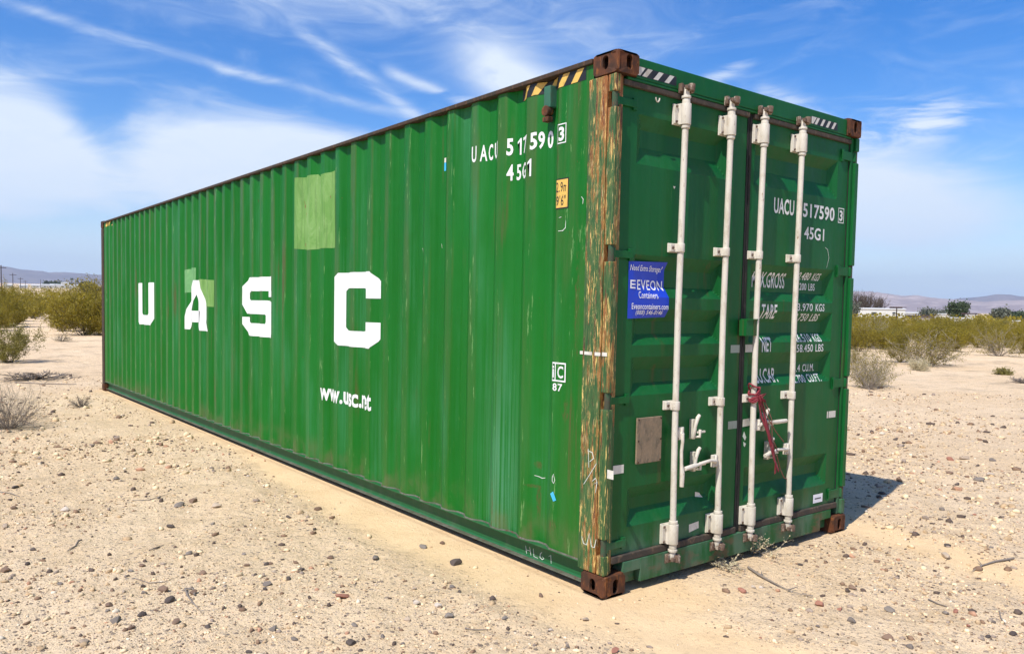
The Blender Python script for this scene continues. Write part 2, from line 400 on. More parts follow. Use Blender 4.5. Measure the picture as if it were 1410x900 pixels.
# near left corner post with the hinge slots
HZ = [(2.603, 2.683), (1.800, 1.887), (1.015, 1.104), (.223, .314)]
def corner_post(x0, xo, name='corner_post'):
    mb = MB()
    def bx(a, b):
        xa, xb = sorted((x0+xo*a[0], x0+xo*b[0])); mb.box((xa, a[1], a[2]), (xb, b[1], b[2]))
    z0, z1 = .118, H-.122
    bx((.0, .064, z0), (.060, .186, z1))                    # flat outer leg of the post
    bx((.004, .186, z0), (.03, .206, z1))
    bx((.045, .020, z0), (.078, .058, z1))                    # inner web seen through the slots
    zz = [z0]+[q for a, b in reversed(HZ) for q in (a, b)]+[z1]
    for i in range(0, len(zz), 2): bx((.001, .002, zz[i]), (.045, .058, zz[i+1]))   # rounded bar broken by slots
    return mb.build(name, M_POST, CON, .007, 3)
corner_post(0, 1)
post2 = corner_post(W, -1); post2.data.materials[0] = M_DOOR_SHADED
for x0 in (0, W-.08):
    mb = MB(); mb.box((x0, L-.17, .118), (x0+.08, L-.004, H-.122)); mb.build('corner_post', M_DARKRUST if x0 == 0 else M_SIDE, CON, .008)
for x, xo in ((.021, 1), (W-.021, -1)):
    for a, b in HZ:
        mb = MB(); mb.tube([(x, .024, a-.004), (x, .024, b+.004)], .0165, 14); mb.build('hinge_barrel', M_HINGE, CON)
# rails
def rail(name, x0, x1, z0, z1, mat, y0=.176, y1=L-.176, bev=.004):
    mb = MB(); mb.box((min(x0, x1), y0, z0), (max(x0, x1), y1, z1)); return mb.build(name, mat, CON, bev)
for s_ in (lambda x: x, lambda x: W-x):
    rail('top_rail', s_(-.006), s_(.065), 2.857, 2.882, M_DARKRUST)
    mb = MB(); y0, y1 = .174, L-.174
    P_ = [(.060, .036), (.066, .046), (.066, .1495), (.006, .1495), (.006, .1552), (.078, .1552), (.078, .036)]; k_ = len(P_)
    vs_ = [(s_(p), y, z) for y in (y0, y1) for p, z in P_]
    fs = [(i, (i+1) % k_, k_+(i+1) % k_, k_+i) for i in range(k_)]
    mb.add(vs_, fs); mb.build('bottom_rail', M_RAIL, CON)
    rail('bottom_rail_lip', s_(.024), s_(.078), .030, .0358, M_SEAL)
# dusty bead of sealant that follows the folds
mb = MB(); ys = sorted([.19, .365, .425, L-.34, L-.40, L-.19]+folds)
vs_ = []
for y in ys: vs_ += [(xs(y)-.007, y, .1558), (xs(y)-.003, y, .1640), (xs(y)+.003, y, .1640), (xs(y)+.003, y, .1558)]
fs = []
for i in range(len(ys)-1):
    for k in range(4): fs.append((i*4+k, i*4+(k+1) % 4, i*4+4+(k+1) % 4, i*4+4+k))
mb.add(vs_, fs); mb.build('sealant_bead', M_SEAL, CON)
# roof, far end, floor
mb = MB(); ys = [.18+(L-.36)*i/169 for i in range(170)]; vs_ = []
for i, y in enumerate(ys):
    z = 2.868 if (i//2) % 2 else 2.852
    vs_ += [(.06, y, z), (W-.06, y, z)]
mb.add(vs_, [(2*i, 2*i+1, 2*i+3, 2*i+2) for i in range(169)]); mb.build('roof_panel', M_SIDE, CON)
mb = MB(); xx = [.08+(W-.16)*i/39 for i in range(40)]; vs_ = []
for i, x in enumerate(xx):
    y = L-.02 if (i//2) % 2 else L-.06
    vs_ += [(x, y, .15), (x, y, 2.80)]
mb.add(vs_, [(2*i, 2*i+1, 2*i+3, 2*i+2) for i in range(39)]); mb.build('end_wall', M_SIDE, CON)
mb = MB(); mb.box((.16, L-.07, .03), (W-.16, L-.004, .15)); mb.build('end_sill', M_SIDE, CON, .005)
mb = MB(); mb.box((.16, L-.07, 2.80), (W-.16, L-.004, 2.88)); mb.build('end_header', M_SIDE, CON, .005)
for i in range(38):
    mb = MB(); mb.box((.08, .30+i*.30, .036), (W-.08, .345+i*.30, .142)); mb.build('floor_crossmember', M_BLACK, CON)
mb = MB(); mb.box((.078, .14, .144), (W-.078, L-.08, .172)); mb.build('floor', M_GUM, CON)
# door header and sill
mb = MB(); mb.box((.163, .010, 2.776), (W-.163, .10, 2.884)); mb.box((.10, .012, 2.760), (W-.10, .05, 2.7755))
mb.build('door_header', M_DOOR_SHADED, CON, .005)
mb = MB(); mb.box((.302, .010, .034), (1.998+.14, .09, .166)); mb.box((.164, .011, .106), (.3015, .09, .1655)); mb.box((2.1385, .011, .106), (W-.164, .09, .1655))
mb.box((.165, .055, .03), (.30, .060, .1055)); mb.box((2.1385, .055, .03), (W-.165, .060, .1055))
mb.build('door_sill', M_DOOR_SHADED, CON, .003)

# ------------------------------------------------------------------ doors
YC, YR = .034, .076
def dprof(z):
    """0 outer .. 1 recess, by height"""
    P = [(.2, 0), (.350, 0), (.435, 1), (.500, 1), (.570, 0), (1.077, 0), (1.142, 1), (1.215, 1), (1.290, 0),
         (1.355, 0), (1.415, 1), (1.485, 1), (1.555, 0), (1.620, 0), (1.680, 1), (1.775, 1), (1.850, 0), (2.335, 0), (2.435, 1), (2.530, 1), (2.600, 0), (2.8, 0)]
    for (a, p), (b, q) in zip(P, P[1:]):
        if a <= z <= b: return p+(q-p)*(z-a)/(b-a)
    return 0
PX = [(.205, .272, .925, .985), (1.262, 1.325, 2.150, 2.222)]
def yd(x, z):
    r = 0
    for a, b, c, d_ in PX:
        if a < x < d_: r = min(1, (x-a)/(b-a), (d_-x)/(d_-c))
    return YC+(YR-YC)*min(dprof(z), r)
ZF = [.2, .350, .435, .500, .570, 1.077, 1.142, 1.215, 1.290, 1.355, 1.415, 1.485, 1.555, 1.620, 1.680, 1.775, 1.850, 2.335, 2.435, 2.530, 2.600]
def fine(vals, lo, hi, k=5):
    v = sorted({lo, hi, *[q for q in vals if lo < q < hi]}); out = []
    for a, b in zip(v, v[1:]):
        n = k if b-a < .12 else 3
        out += [a+(b-a)*i/n for i in range(n)]
    return out+[hi]
def leaf(x0, x1, px):
    d = thing('door', 'left' if x0 < 1 else 'right', 'x'); del d['label']; del d['category']; d.parent = CON
    xx = fine(px, x0, x1); zz = fine(ZF, .207, 2.728)
    mb = MB(); nz = len(zz)
    mb.add([(x, yd(x, z), z) for x in xx for z in zz], [(i*nz+j, (i+1)*nz+j, (i+1)*nz+j+1, i*nz+j+1) for i in range(len(xx)-1) for j in range(nz-1)])
    mb.box((x0, YC+.002, .2065), (x0+.006, .09, 2.7275)); mb.box((x1-.006, YC+.002, .2065), (x1, .09, 2.7275))
    mb.build('door_panel', M_DOOR_SHADED, d)
    for a, b in ((x0-.024, x0-.001), (x1+.001, x1+.020)):
        mb = MB(); mb.box((a, .030, .175), (b, .085, 2.758)); mb.build('door_gasket', M_BLACK, d, .003)
    for z0, z1 in ((2.729, 2.7585), (.1675, .2060)):
        mb = MB(); mb.box((x0-.001, .014, z0), (x1+.001, .085, z1)); mb.build('dusty_gasket_strip', M_GUM, d, .005)
    return d
DL = leaf(.078, 1.176, PX[0]); DR = leaf(1.226, 2.352, PX[1])
DL['label'] = 'left door with blue sticker and brown plate'; DR['label'] = 'right door with white capacity lettering'
mb = MB(); mb.box((.02, .095, .17), (W-.02, .10, 2.76)); mb.build('door_backing', M_BLACK, CON)
# hinge blades
for d_, xa, xb in ((DL, .036, .190), (DR, 2.402, 2.250)):
    for a, b in HZ:
        mb = MB(); x0, x1 = sorted((xa, xb)); zc = (a+b)/2
        hb = .020 if d_ is DL else .030; mb.box((x0, .019, zc-hb), (x1, .031, zc+hb)); s_ = 1 if xb > xa else -1
        mb.box((min(xb, xb-s_*.03), .021, zc-hb-.012), (max(xb, xb-s_*.03), .0345, zc+hb+.012))
        mb.tube([(xa-s_*.004, .024, zc-.032), (xa-s_*.004, .024, zc+.032)], .015, 12)
        mb.build('hinge', M_DOOR_SHADED, d_, .003)
# locking bars
YRD = -.014
def locking(xr, door):
    mb = MB(); lean = [(xr+.008, YRD, .19), (xr-.002, YRD, .8), (xr-.006, YRD, 1.5), (xr+.004, YRD, 2.3), (xr+.010, YRD, 2.74)]
    mb.tube(lean, .0178, 16); mb.build('locking_bar', M_ROD, door)
    for zc, hh, sgn in ((2.640, .058, 1), (.270, .058, -1)):
        xb = xr+.009
        mb = MB()
        mb.box((xb-.062, .022, zc-hh), (xb+.052, .033, zc+hh))
        mb.box((xb-.034, YRD+.004, zc-hh), (xb+.034, .024, zc+hh))
        mb.tube([(xb, YRD, zc-hh), (xb, YRD, zc+hh)], .030, 18)
        mb.tube([(xb, YRD, zc-sgn*(hh+.020)), (xb, YRD, zc-sgn*hh)], .025, 16)
        mb.box((xb-.062, .010, zc-hh+.006), (xb-.030, .0225, zc+hh-.006))
        mb.build('bar_bracket', M_ROD, door, .003)
        for dx in (-.050, .045):
            for dz in (-.042, .042):
                mb = MB(); mb.tube([(xb+dx, .004 if dx < 0 else .013, zc+dz), (xb+dx, .024, zc+dz)], .0075, 8); mb.build('bolt', M_KEEP, door)
        ze = zc+sgn*.088                                     # cam head and rusty keeper
        mb = MB(); mb.tube([(xb, YRD, zc+sgn*hh), (xb, YRD, ze)], [.024, .021], 12)
        mb.tube([(xb, YRD, ze), (xb, YRD, ze+sgn*.014)], .027, 12)
        mb.tube([(xb, YRD, ze+sgn*.014), (xb, YRD, ze+sgn*.060)], [.019, .016], 10)
        mb.build('cam_neck', M_ROD, door, .002)
        mb = MB(); zk = zc+sgn*.142
        mb.box((xb-.040, -.014, zk-.020), (xb-.022, .010, zk+.026)); mb.box((xb+.022, -.034, zk-.022), (xb+.042, .010, zk+.022))
        mb.box((xb-.040, .001, zk-.028), (xb+.042, .012, zk+.026)); mb.box((xb-.032, -.046, zk-.010), (xb+.030, -.026, zk+.012))
        mb.tube([(xb+.008, -.040, zk-.018), (xb+.014, -.040, zk+.022)], .020, 10)
        mb.build('cam_keeper', M_KEEP, door, .004)
    for zc in (1.900, 1.010):
        mb = MB(); xg = xr-.003
        mb.box((xg-.058, .020, zc-.026), (xg+.040, .033, zc+.026)); mb.box((xg-.026, YRD, zc-.024), (xg+.027, .021, zc+.024))
        mb.tube([(xg, YRD, zc-.0245), (xg, YRD, zc+.0245)], .0245, 16)
        mb.box((xg-.058, .004, zc-.022), (xg-.026, .0205, zc+.022))
        mb.build('bar_guide', M_ROD, door, .003)
        mb = MB(); mb.tube([(xg-.043, -.002, zc), (xg-.043, .01, zc)], .008, 8); mb.build('guide_bolt', M_KEEP, door)
for xr, d_ in ((.534, DL), (.944, DL), (1.276, DR), (1.692, DR)): locking(xr, d_)
def lever(door, xr, z, pts, hubdir):
    mb = MB(); hx = xr+hubdir*.045
    mb.tube([(hx, YRD-.012, z-.033), (hx, YRD-.012, z+.033)], .008, 8)
    mb.box((hx-.022, YRD-.010, z-.036), (hx+.022, YRD+.010, z+.036)); mb.box((min(xr, hx), YRD-.008, z-.022), (max(xr, hx), YRD+.008, z+.022))
    mb.tube([(hx, YRD-.02, z), (hx, YRD-.008, z)], .012, 10)
    P_ = [Vector(p) for p in pts]
    for a, b in zip(P_, P_[1:]):
        pass
    n = len(P_)
    mb.tube(P_, [.013]+[.010]*(n-3)+[.015, .013], 8)
    mb.build('door_handle', M_ROD, door, .0025)
lever(DL, .534, .848, [(.580, -.028, .850), (.583, -.030, .80), (.580, -.026, .74), (.584, -.026, .67), (.588, -.030, .62), (.587, -.030, .54)], 1)
lever(DL, .944, .657, [(.895, -.028, .657), (.84, -.034, .668), (.77, -.030, .660), (.735, -.026, .652), (.70, -.028, .650), (.607, -.032, .642)], -1)
lever(DR, 1.276, .842, [(1.325, -.028, .842), (1.36, -.034, .850), (1.40, -.030, .862), (1.45, -.026, .850), (1.51, -.028, .848), (1.61, -.032, .850)], 1)
lever(DR, 1.692, .660, [(1.645, -.028, .660), (1.58, -.034, .665), (1.53, -.030, .668), (1.49, -.026, .655), (1.45, -.028, .652), (1.388, -.032, .640)], -1)
def catch(door, x, z):
    mb = MB()
    mb.box((x-.012, .006, z-.066), (x+.012, .033, z+.050))
    mb.tube([(x-.006, .010, z-.060), (x-.010, -.004, z-.02), (x-.008, -.010, z+.02), (x+.004, -.014, z+.062), (x+.018, -.016, z+.078)], [.012, .011, .010, .012, .010], 8)
    mb.tube([(x+.002, .012, z-.052), (x+.020, -.020, z-.050), (x+.022, -.020, z-.008)], .009, 8)
    mb.box((x+.004, -.018, z-.030), (x+.075, -.008, z-.018))
    mb.build('handle_catch', M_ROD, door, .002)
catch(DL, .728, .865); catch(DL, .742, .672); catch(DR, 1.418, .857); catch(DR, 1.482, .668)
# lock box, plate
mb = MB(); mb.box((1.152, -.028, 1.402), (1.268, .028, 1.500)); mb.box((1.158, -.034, 1.497), (1.262, .02, 1.506)); mb.box((1.222, -.031, 1.404), (1.226, -.028, 1.498))
mb.build('lock_box', M_DOOR_SHADED, CON, .006)
mb = MB(); mb.box((.258, .020, .696), (.460, .0325, .952)); mb.build('data_plate', M_PLATE, DL, .003)
for x in (.268, .450):
    for z in (.706, .824, .942): mb = MB(); mb.tube([(x, .016, z), (x, .0205, z)], .005, 8); mb.build('rivet', M_DARKRUST, DL)
mb = MB(); mb.tube([(.332+.03*math.cos(t)*.5, .008, 2.700-.022*math.sin(t)) for t in [math.pi*k/8 for k in range(9)]], .004, 6); mb.build('wire_hook', M_ROD, DL)
# small cover high on the side panel with its rusty bolt
mb = MB(); mb.box((-.004, .510, 2.690), (.050, .568, 2.812)); mb.build('vent_cover', M_VENT, CON, .006)
mb = MB(); mb.tube([(-.014, .545, 2.672), (.030, .545, 2.672)], .030, 14); mb.box((-.010, .520, 2.612), (.030, .570, 2.640)); mb.box((-.006, .538, 2.632), (.02, .552, 2.66))
mb.build('rusty_latch', M_RUST, CON, .004)

# ------------------------------------------------------------------ paint, decals and lettering that follow the folds
def inv(y0):
    """the spot on the folds seen along the line that meets the outer plane at y0"""
    for k in range(400):
        y = y0+k*.0005
        if y-(y+2.99)/3.045*(xs(y)-.020) >= y0: return y
    return y0
def text2d(s, box, bold=.0, shear=0.0, space=1.0, side=False):
    cu = bpy.data.curves.new('t', 'FONT'); cu.body = s; cu.size = 1; cu.offset = bold; cu.space_character = space; cu.resolution_u = 3; cu.shear = shear
    o = bpy.data.objects.new('t', cu); COL.objects.link(o)
    dg = bpy.context.evaluated_depsgraph_get(); me = bpy.data.meshes.new_from_object(o.evaluated_get(dg))
    V = [(v.co.x, v.co.y) for v in me.vertices]; F = [tuple(p.vertices) for p in me.polygons]
    bpy.data.objects.remove(o); bpy.data.curves.remove(cu); bpy.data.meshes.remove(me)
    a0, a1 = min(v[0] for v in V), max(v[0] for v in V); b0, b1 = min(v[1] for v in V), max(v[1] for v in V)
    x0, x1, y0, y1 = box
    if side: x0, x1 = -inv(-x0), -inv(-x1)
    return [((x-a0)/(a1-a0)*(x1-x0)+x0, (y-b0)/(b1-b0)*(y1-y0)+y0) for x, y in V], F
def conform(name, shapes, mat, parent, mode, off=.0022, label=None):
    """shapes: list of (V2, F) in the wall's own plane (u to the right, v up)"""
    bm = bmesh.new()
    for V, F in shapes:
        vv = [bm.verts.new((u, v, 0)) for u, v in V]
        for f in F:
            try: bm.faces.new([vv[i] for i in f])
            except ValueError: pass
    if mode == 'vinyl': mode_cuts = [(.205+.24*i/6, 0) for i in range(7)]+[(f, 1) for f in fine(ZF, .207, 2.728)]
    us = [v.co.x for v in bm.verts]; vz = [v.co.y for v in bm.verts]
    cuts = []
    if mode == 'side': cuts = [(-f, 0) for f in folds+[.365, .425, L-.34, L-.40]]
    elif mode == 'door':
        cuts = [(f, 0) for f in fine(PX[0], .078, 1.176)+fine(PX[1], 1.226, 2.352)]+[(f, 1) for f in fine(ZF, .207, 2.728)]
    if mode == 'vinyl': cuts = mode_cuts
    for c, ax in cuts:
        lo, hi = (min(us), max(us)) if ax == 0 else (min(vz), max(vz))
        if lo < c < hi:
            bmesh.ops.bisect_plane(bm, geom=bm.verts[:]+bm.edges[:]+bm.faces[:], plane_co=(c, 0, 0) if ax == 0 else (0, c, 0), plane_no=(1, 0, 0) if ax == 0 else (0, 1, 0), dist=1e-6)
    bmesh.ops.triangulate(bm, faces=bm.faces[:])
    for v in bm.verts:
        u, z = v.co.x, v.co.y
        if mode == 'side': v.co = (xs(-u)-off, -u, z)
        elif mode == 'door': v.co = (u, yd(u, z)-off, z)
        elif mode == 'vinyl': v.co = (u, YC+(YR-YC)*dprof(z)*max(0, min(1, (u-.205)/.24))-off, z)   # the vinyl bridges the fold
        elif mode == 'post': v.co = (-off, -u, z)
        elif mode == 'web': v.co = ((.066 if z > .094 else .066)-off, -u, z)
        elif mode == 'header': v.co = (u, .010-off, z)
        elif mode == 'toprail': v.co = (-off, -u, z)
    for f in bm.faces: f.normal_update()
    want = Vector((-1, 0, 0)) if mode in ('side', 'post', 'web', 'toprail') else Vector((0, -1, 0))
    for f in bm.faces:
        if f.normal.dot(want) < 0: f.normal_flip()
    me = bpy.data.meshes.new(name); bm.to_mesh(me); bm.free(); me.materials.append(mat)
    o = bpy.data.objects.new(name, me); COL.objects.link(o); o.parent = parent
    if label: o['label'] = label
    return o
def each(name, shapes, mat, parent, mode, off=.0022):
    for s in shapes: conform(name, [s], mat, parent, mode, off)
def one(u0, u1, z0, z1):
    w_ = u1-u0; h_ = z1-z0; t = w_*.42
    return poly([(u1-t, z0), (u1, z0), (u1, z1), (u1-t*.75, z1), (u0, z1-h_*.20), (u0+w_*.05, z1-h_*.32), (u1-t, z1-h_*.20)])
def poly(pts):
    """a simple polygon, as one face"""
    return (list(pts), [tuple(range(len(pts)))])
def quad(u0, u1, v0, v1): return poly([(u0, v0), (u1, v0), (u1, v1), (u0, v1)])
def ribbon(pts, wd):
    V = []; F = []
    for i, (x, y) in enumerate(pts):
        a = pts[max(i-1, 0)]; b = pts[min(i+1, len(pts)-1)]; dx, dy = b[0]-a[0], b[1]-a[1]; l = math.hypot(dx, dy) or 1
        w_ = wd*(.6 if i in (0, len(pts)-1) else 1)
        V += [(x-dy/l*w_/2, y+dx/l*w_/2), (x+dy/l*w_/2, y-dx/l*w_/2)]
    for i in range(len(pts)-1): F.append((2*i, 2*i+1, 2*i+3, 2*i+2))
    return V, F
def SY(p): return [(-y, z) for y, z in p]
def SI(p): return [(-inv(y), z) for y, z in p]
def frame(u0, u1, v0, v1, t):
    o = [(u0, v0), (u1, v0), (u1, v1), (u0, v1)]; i = [(u0+t, v0+t), (u1-t, v0+t), (u1-t, v1-t), (u0+t, v1-t)]
    return [(o+i, [(k, (k+1) % 4, 4+(k+1) % 4, 4+k) for k in range(4)])]
# big letters, outlines measured on the panel (y, z)
def strip(out, inn): 
    n = len(out); return (SI(out)+SI(inn), [(i, i+1, n+i+1, n+i) for i in range(n-1)])
U_ = [strip([(9.760, 1.812), (9.760, 1.225), (9.700, 1.205), (9.08, 1.205), (8.905, 1.300), (8.905, 1.812)],
            [(9.545, 1.812), (9.545, 1.375), (9.50, 1.345), (9.25, 1.345), (9.205, 1.375), (9.205, 1.812)])]
A_ = [poly(SI([(7.115, 1.812), (7.000, 1.812), (7.000, 1.640), (7.262, 1.205), (7.478, 1.205)])),
      poly(SI([(7.000, 1.812), (6.878, 1.812), (6.560, 1.205), (6.878, 1.205), (7.000, 1.640)])),
      poly(SI([(7.215, 1.440), (6.84, 1.440), (6.88, 1.300), (7.265, 1.300)]))]
S_ = [strip([(4.637, 1.812), (5.240, 1.812), (5.425, 1.720), (5.425, 1.530), (5.300, 1.435), (4.950, 1.435)],
            [(4.637, 1.670), (5.165, 1.670), (5.205, 1.650), (5.205, 1.590), (5.17, 1.575), (4.950, 1.575)]),
      strip([(5.425, 1.400), (5.425, 1.325), (5.245, 1.207), (4.640, 1.207), (4.632, 1.25), (4.632, 1.560), (4.75, 1.575), (4.950, 1.575)],
            [(5.205, 1.400), (5.205, 1.355), (5.170, 1.340), (4.81, 1.340), (4.790, 1.36), (4.790, 1.425), (4.81, 1.435), (4.950, 1.435)]),
      quad(-4.79, -4.632, 1.61, 1.67)]
C_ = [strip([(2.468, 1.600), (2.468, 1.735), (2.640, 1.812), (3.185, 1.812), (3.250, 1.78), (3.250, 1.235), (3.18, 1.205), (2.640, 1.205), (2.468, 1.285), (2.468, 1.412)],
            [(2.698, 1.600), (2.698, 1.66), (2.73, 1.683), (3.00, 1.683), (3.045, 1.66), (3.045, 1.36), (3.00, 1.335), (2.73, 1.335), (2.698, 1.36), (2.698, 1.412)])]
for q, nm in ((U_, 'U'), (A_, 'A'), (S_, 'S'), (C_, 'C')): conform('painted_letter', q, M_LET, CON, 'side', .0032)
conform('light_green_paint_patch', [poly(SY([(4.088, 2.055), (3.95, 2.045), (3.80, 2.030), (3.60, 2.035), (3.244, 2.028), (3.262, 2.690), (3.45, 2.672), (3.62, 2.665), (3.66, 2.690), (3.88, 2.690), (4.088, 2.705)]))], M_PATCH, CON, 'side', .0018)
conform('light_green_paint_patch', [poly(SY([(7.455, 1.66), (7.07, 1.678), (7.068, 1.965), (7.20, 1.966), (7.46, 1.945)]))], M_PATCH2, CON, 'side', .0016)
conform('light_green_paint_patch', [poly(SY([(6.86, 1.505), (6.333, 1.490), (6.335, 1.800), (6.95, 1.826), (7.02, 1.70)]))], M_PATCH, CON, 'side', .0020)
conform('lettering', [text2d('www.uasc.net', (-3.515, -2.607, .712, .845), .025)], M_LET, CON, 'side')
for s_, a, b_, z0, z1, k in (('U', 1.286, 1.235, 2.476, 2.578, .02), ('A', 1.207, 1.128, 2.476, 2.578, .015), ('C', 1.114, 1.068, 2.476, 2.578, .02), ('U', 1.050, 1.018, 2.476, 2.578, .02),
    ('5', .930, .866, 2.474, 2.577, .03), ('1', .824, .786, 2.470, 2.570, .02), ('7', .770, .730, 2.472, 2.570, .02), ('5', .700, .642, 2.474, 2.573, .03), ('9', .634, .574, 2.473, 2.573, .03), ('0', .548, .500, 2.470, 2.570, .03),
    ('3', .448, .402, 2.487, 2.566, .035), ('4', .927, .858, 2.322, 2.420, .02), ('5', .828, .785, 2.320, 2.415, .02), ('G', .775, .738, 2.320, 2.415, .02), ('1', .722, .684, 2.322, 2.424, .03)):
    conform('registration_character', [text2d(s_, (-a, -b_, z0, z1), k, side=True) if s_ != '1' else one(-inv(a), -inv(b_), z0, z1)], M_LET, CON, 'side')
conform('check_digit_frame', frame(-.462, -.385, 2.473, 2.583, .006), M_LET, CON, 'side')
conform('height_sign', [quad(-.470, -.354, 2.108, 2.278)], M_BLK, CON, 'side', .0018)
conform('height_sign_face', [quad(-.463, -.361, 2.115, 2.271)], M_YEL, CON, 'side', .0026)
each('height_sign_text', [text2d('2.9m', (-.458, -.366, 2.202, 2.258), .005, 0, 1.1), text2d('9\'6"', (-.455, -.375, 2.126, 2.182), .005, 0, 1.1)], M_BLK, CON, 'side', .0034)
conform('class_mark_frame', frame(-.466, -.344, 1.133, 1.242, .009), M_LET, CON, 'side')
each('class_mark', [quad(-.436, -.428, 1.142, 1.233), text2d('i', (-.456, -.443, 1.153, 1.222), .02), text2d('C', (-.414, -.366, 1.153, 1.222), .02), text2d('87', (-.452, -.372, 1.078, 1.122), .02, 0, 1.15)], M_LET, CON, 'side')
# yellow black hazard stripes under the top rail, both ends of the side
def stripes(y0, y1, z0, z1, n, flip=1):
    out = []; w_ = (y1-y0)/n
    for k in range(n):
        a = -(y1)+k*w_; s_ = w_*.45*flip
        u = [a+.004, a+w_*.5, a+w_*.5+abs(s_), a+.004+abs(s_)]
        out.append(poly([(u[0], z0), (u[1], z0), (u[2], z1), (u[3], z1)]))
    return out
conform('hazard_stripe_backing', [quad(-.82, -.235, 2.786, 2.854)], M_BLK, CON, 'side', .0015)
each('hazard_stripe', stripes(.245, .815, 2.787, 2.853, 5), M_YEL, CON, 'side', .0026)
each('hazard_stripe', stripes(L-.75, L-.30, 2.787, 2.853, 4), M_YEL, CON, 'side', .0026)
def hst(x0, x1, z0, z1, n):
    out = []; w_ = (x1-x0)/n
    for k in range(n): out.append(poly([(x0+k*w_, z0), (x0+k*w_+w_*.42, z0), (x0+k*w_+w_*.92, z1), (x0+k*w_+w_*.5, z1)]))
    return out
for a, b, n in ((.168, .470, 3), (1.832, 2.140, 4)):
    conform('hazard_stripe_backing', [quad(a-.003, b+.012, 2.790, 2.840)], M_BLK, CON, 'header', .0015)
    each('hazard_stripe', [poly([(a, 2.792+.0), (a+.02, 2.792), (a+.06, 2.838), (a, 2.838)])]+hst(a+.035, b, 2.792, 2.838, n), M_TAPE, CON, 'header', .0026)
# taped labels
conform('taped_label', [quad(-.232, -.19, 1.300, 1.318)], M_TAPE, CON, 'side')
each('taped_label', [quad(-.185, -.125, 1.300, 1.318), quad(-.105, -.062, 1.299, 1.318), quad(-.05, -.012, 1.300, 1.320)], M_TAPE, CON, 'post')
conform('cyan_tag', [poly(SY([(1.660, 2.474), (1.628, 2.474), (1.628, 2.530), (1.660, 2.530)]))], M_CYAN, CON, 'side')
conform('white_tag', [poly(SY([(1.660, 2.531), (1.628, 2.531), (1.628, 2.562), (1.660, 2.562)]))], M_TAPE, CON, 'side')
conform('cyan_tag', [poly(SY([(.452, .480), (.425, .440), (.400, .452), (.428, .498)]))], M_CYAN, CON, 'side')
# chalk and paint-pen scribbles
each('chalk_mark', [ribbon(SY(p), .0055) for p in (
    [(.728, .098), (.722, .072), (.716, .050)], [(.690, .100), (.682, .074), (.676, .050)], [(.722, .074), (.684, .076)],
    [(.655, .098), (.648, .052), (.610, .050)], [(.575, .096), (.590, .082), (.592, .060), (.572, .052), (.556, .062), (.572, .072)],
    [(.512, .088), (.496, .100), (.490, .050)])], M_CHALK, CON, 'web')
each('chalk_mark', [ribbon(SY(p), .0052) for p in (
    [(.135, .790), (.128, .690)], [(.140, .780), (.105, .775), (.092, .745), (.122, .722)], [(.070, .720), (.165, .590)],
    [(.098, .620), (.075, .640), (.062, .622), (.085, .602), (.062, .620), (.072, .560)],
    [(.170, .300), (.155, .265), (.130, .262), (.112, .330), (.092, .262), (.070, .262), (.058, .310)])], M_CHALK, CON, 'post')
each('chalk_mark', [ribbon(SY(p), .0045) for p in (
    [(.372, 2.065), (.375, 2.000), (.395, 1.985), (.435, 1.985)], [(.430, 2.060), (.410, 2.062)],
    [(.425, .590), (.415, .565), (.425, .545), (.437, .555), (.437, .58), (.425, .60)],
    [(1.93, 1.96), (1.90, 1.94), (1.885, 1.925)], [(1.68, 1.98), (1.672, 1.95)],
    [(.62, .555), (.57, .545), (.54, .552)], [(.250, 2.16), (.235, 2.145), (.238, 2.12)])], M_CHALK, CON, 'side')
# door writing
def dtext(items, mat=M_LET, name='lettering'):
    for t, b, k, sh in items:
        ws = t.split(' '); n = len(t); x0, x1 = b[0], b[1]; p = 0
        for w_ in ws:
            a0 = x0+(x1-x0)*p/n; a1 = x0+(x1-x0)*(p+len(w_))/n; p += len(w_)+1
            conform(name, [text2d(w_, (a0, a1, b[2], b[3]), k, sh, 1.06)], mat, DR, 'door')
dtext([('UACU', (1.482, 1.708, 2.180, 2.280), .025, 0), ('517590', (1.812, 2.198, 2.182, 2.276), .025, 0), ('3', (2.262, 2.304, 2.192, 2.266), .03, 0),
       ('45G1', (1.836, 2.078, 2.040, 2.122), .02, 0)], name='registration_number')
conform('lettering', frame(2.246, 2.320, 2.178, 2.282, .006), M_LET, DR, 'door')
dtext([('MAX.GROSS', (1.335, 1.692, 1.706, 1.806), .012, 0), ('TARE', (1.390, 1.560, 1.508, 1.600), .02, 0), ('NET', (1.408, 1.518, 1.296, 1.388), .02, 0), ('CU.CAP.', (1.375, 1.626, 1.094, 1.186), .015, 0)])
dtext([('30.480 KGS', (1.800, 2.097, 1.770, 1.820), .01, 0), ('67.200 LBS', (1.800, 2.056, 1.702, 1.750), .01, 0),
       ('3.970 KGS', (1.790, 2.118, 1.562, 1.612), .01, 0), ('8.750 LBS', (1.790, 2.082, 1.494, 1.544), .01, 0),
       ('26.510 KGS', (1.800, 2.108, 1.354, 1.408), .01, 0), ('58.450 LBS', (1.800, 2.125, 1.286, 1.338), .01, 0),
       ('76.4 CU.M.', (1.800, 2.086, 1.150, 1.200), .01, 0), ('2.700 CU.FT.', (1.800, 2.130, 1.080, 1.132), .01, 0)], M_LET)
each('chalk_mark', [ribbon([(2.095, 2.00), (2.130, 1.985), (2.150, 1.93), (2.125, 1.86)], .004)], M_CHALK, DR, 'door')
def q4(pts): return poly(pts)
conform('reflective_tape', [quad(.082, .170, .657, .704)], M_TAPE, DL, 'door')
conform('reflective_tape', [quad(.012, .058, .655, .702)], M_TAPE, CON, 'post')
conform('reflective_tape', [quad(1.084, 1.174, 1.296, 1.344)], M_DTAPE, DL, 'door')
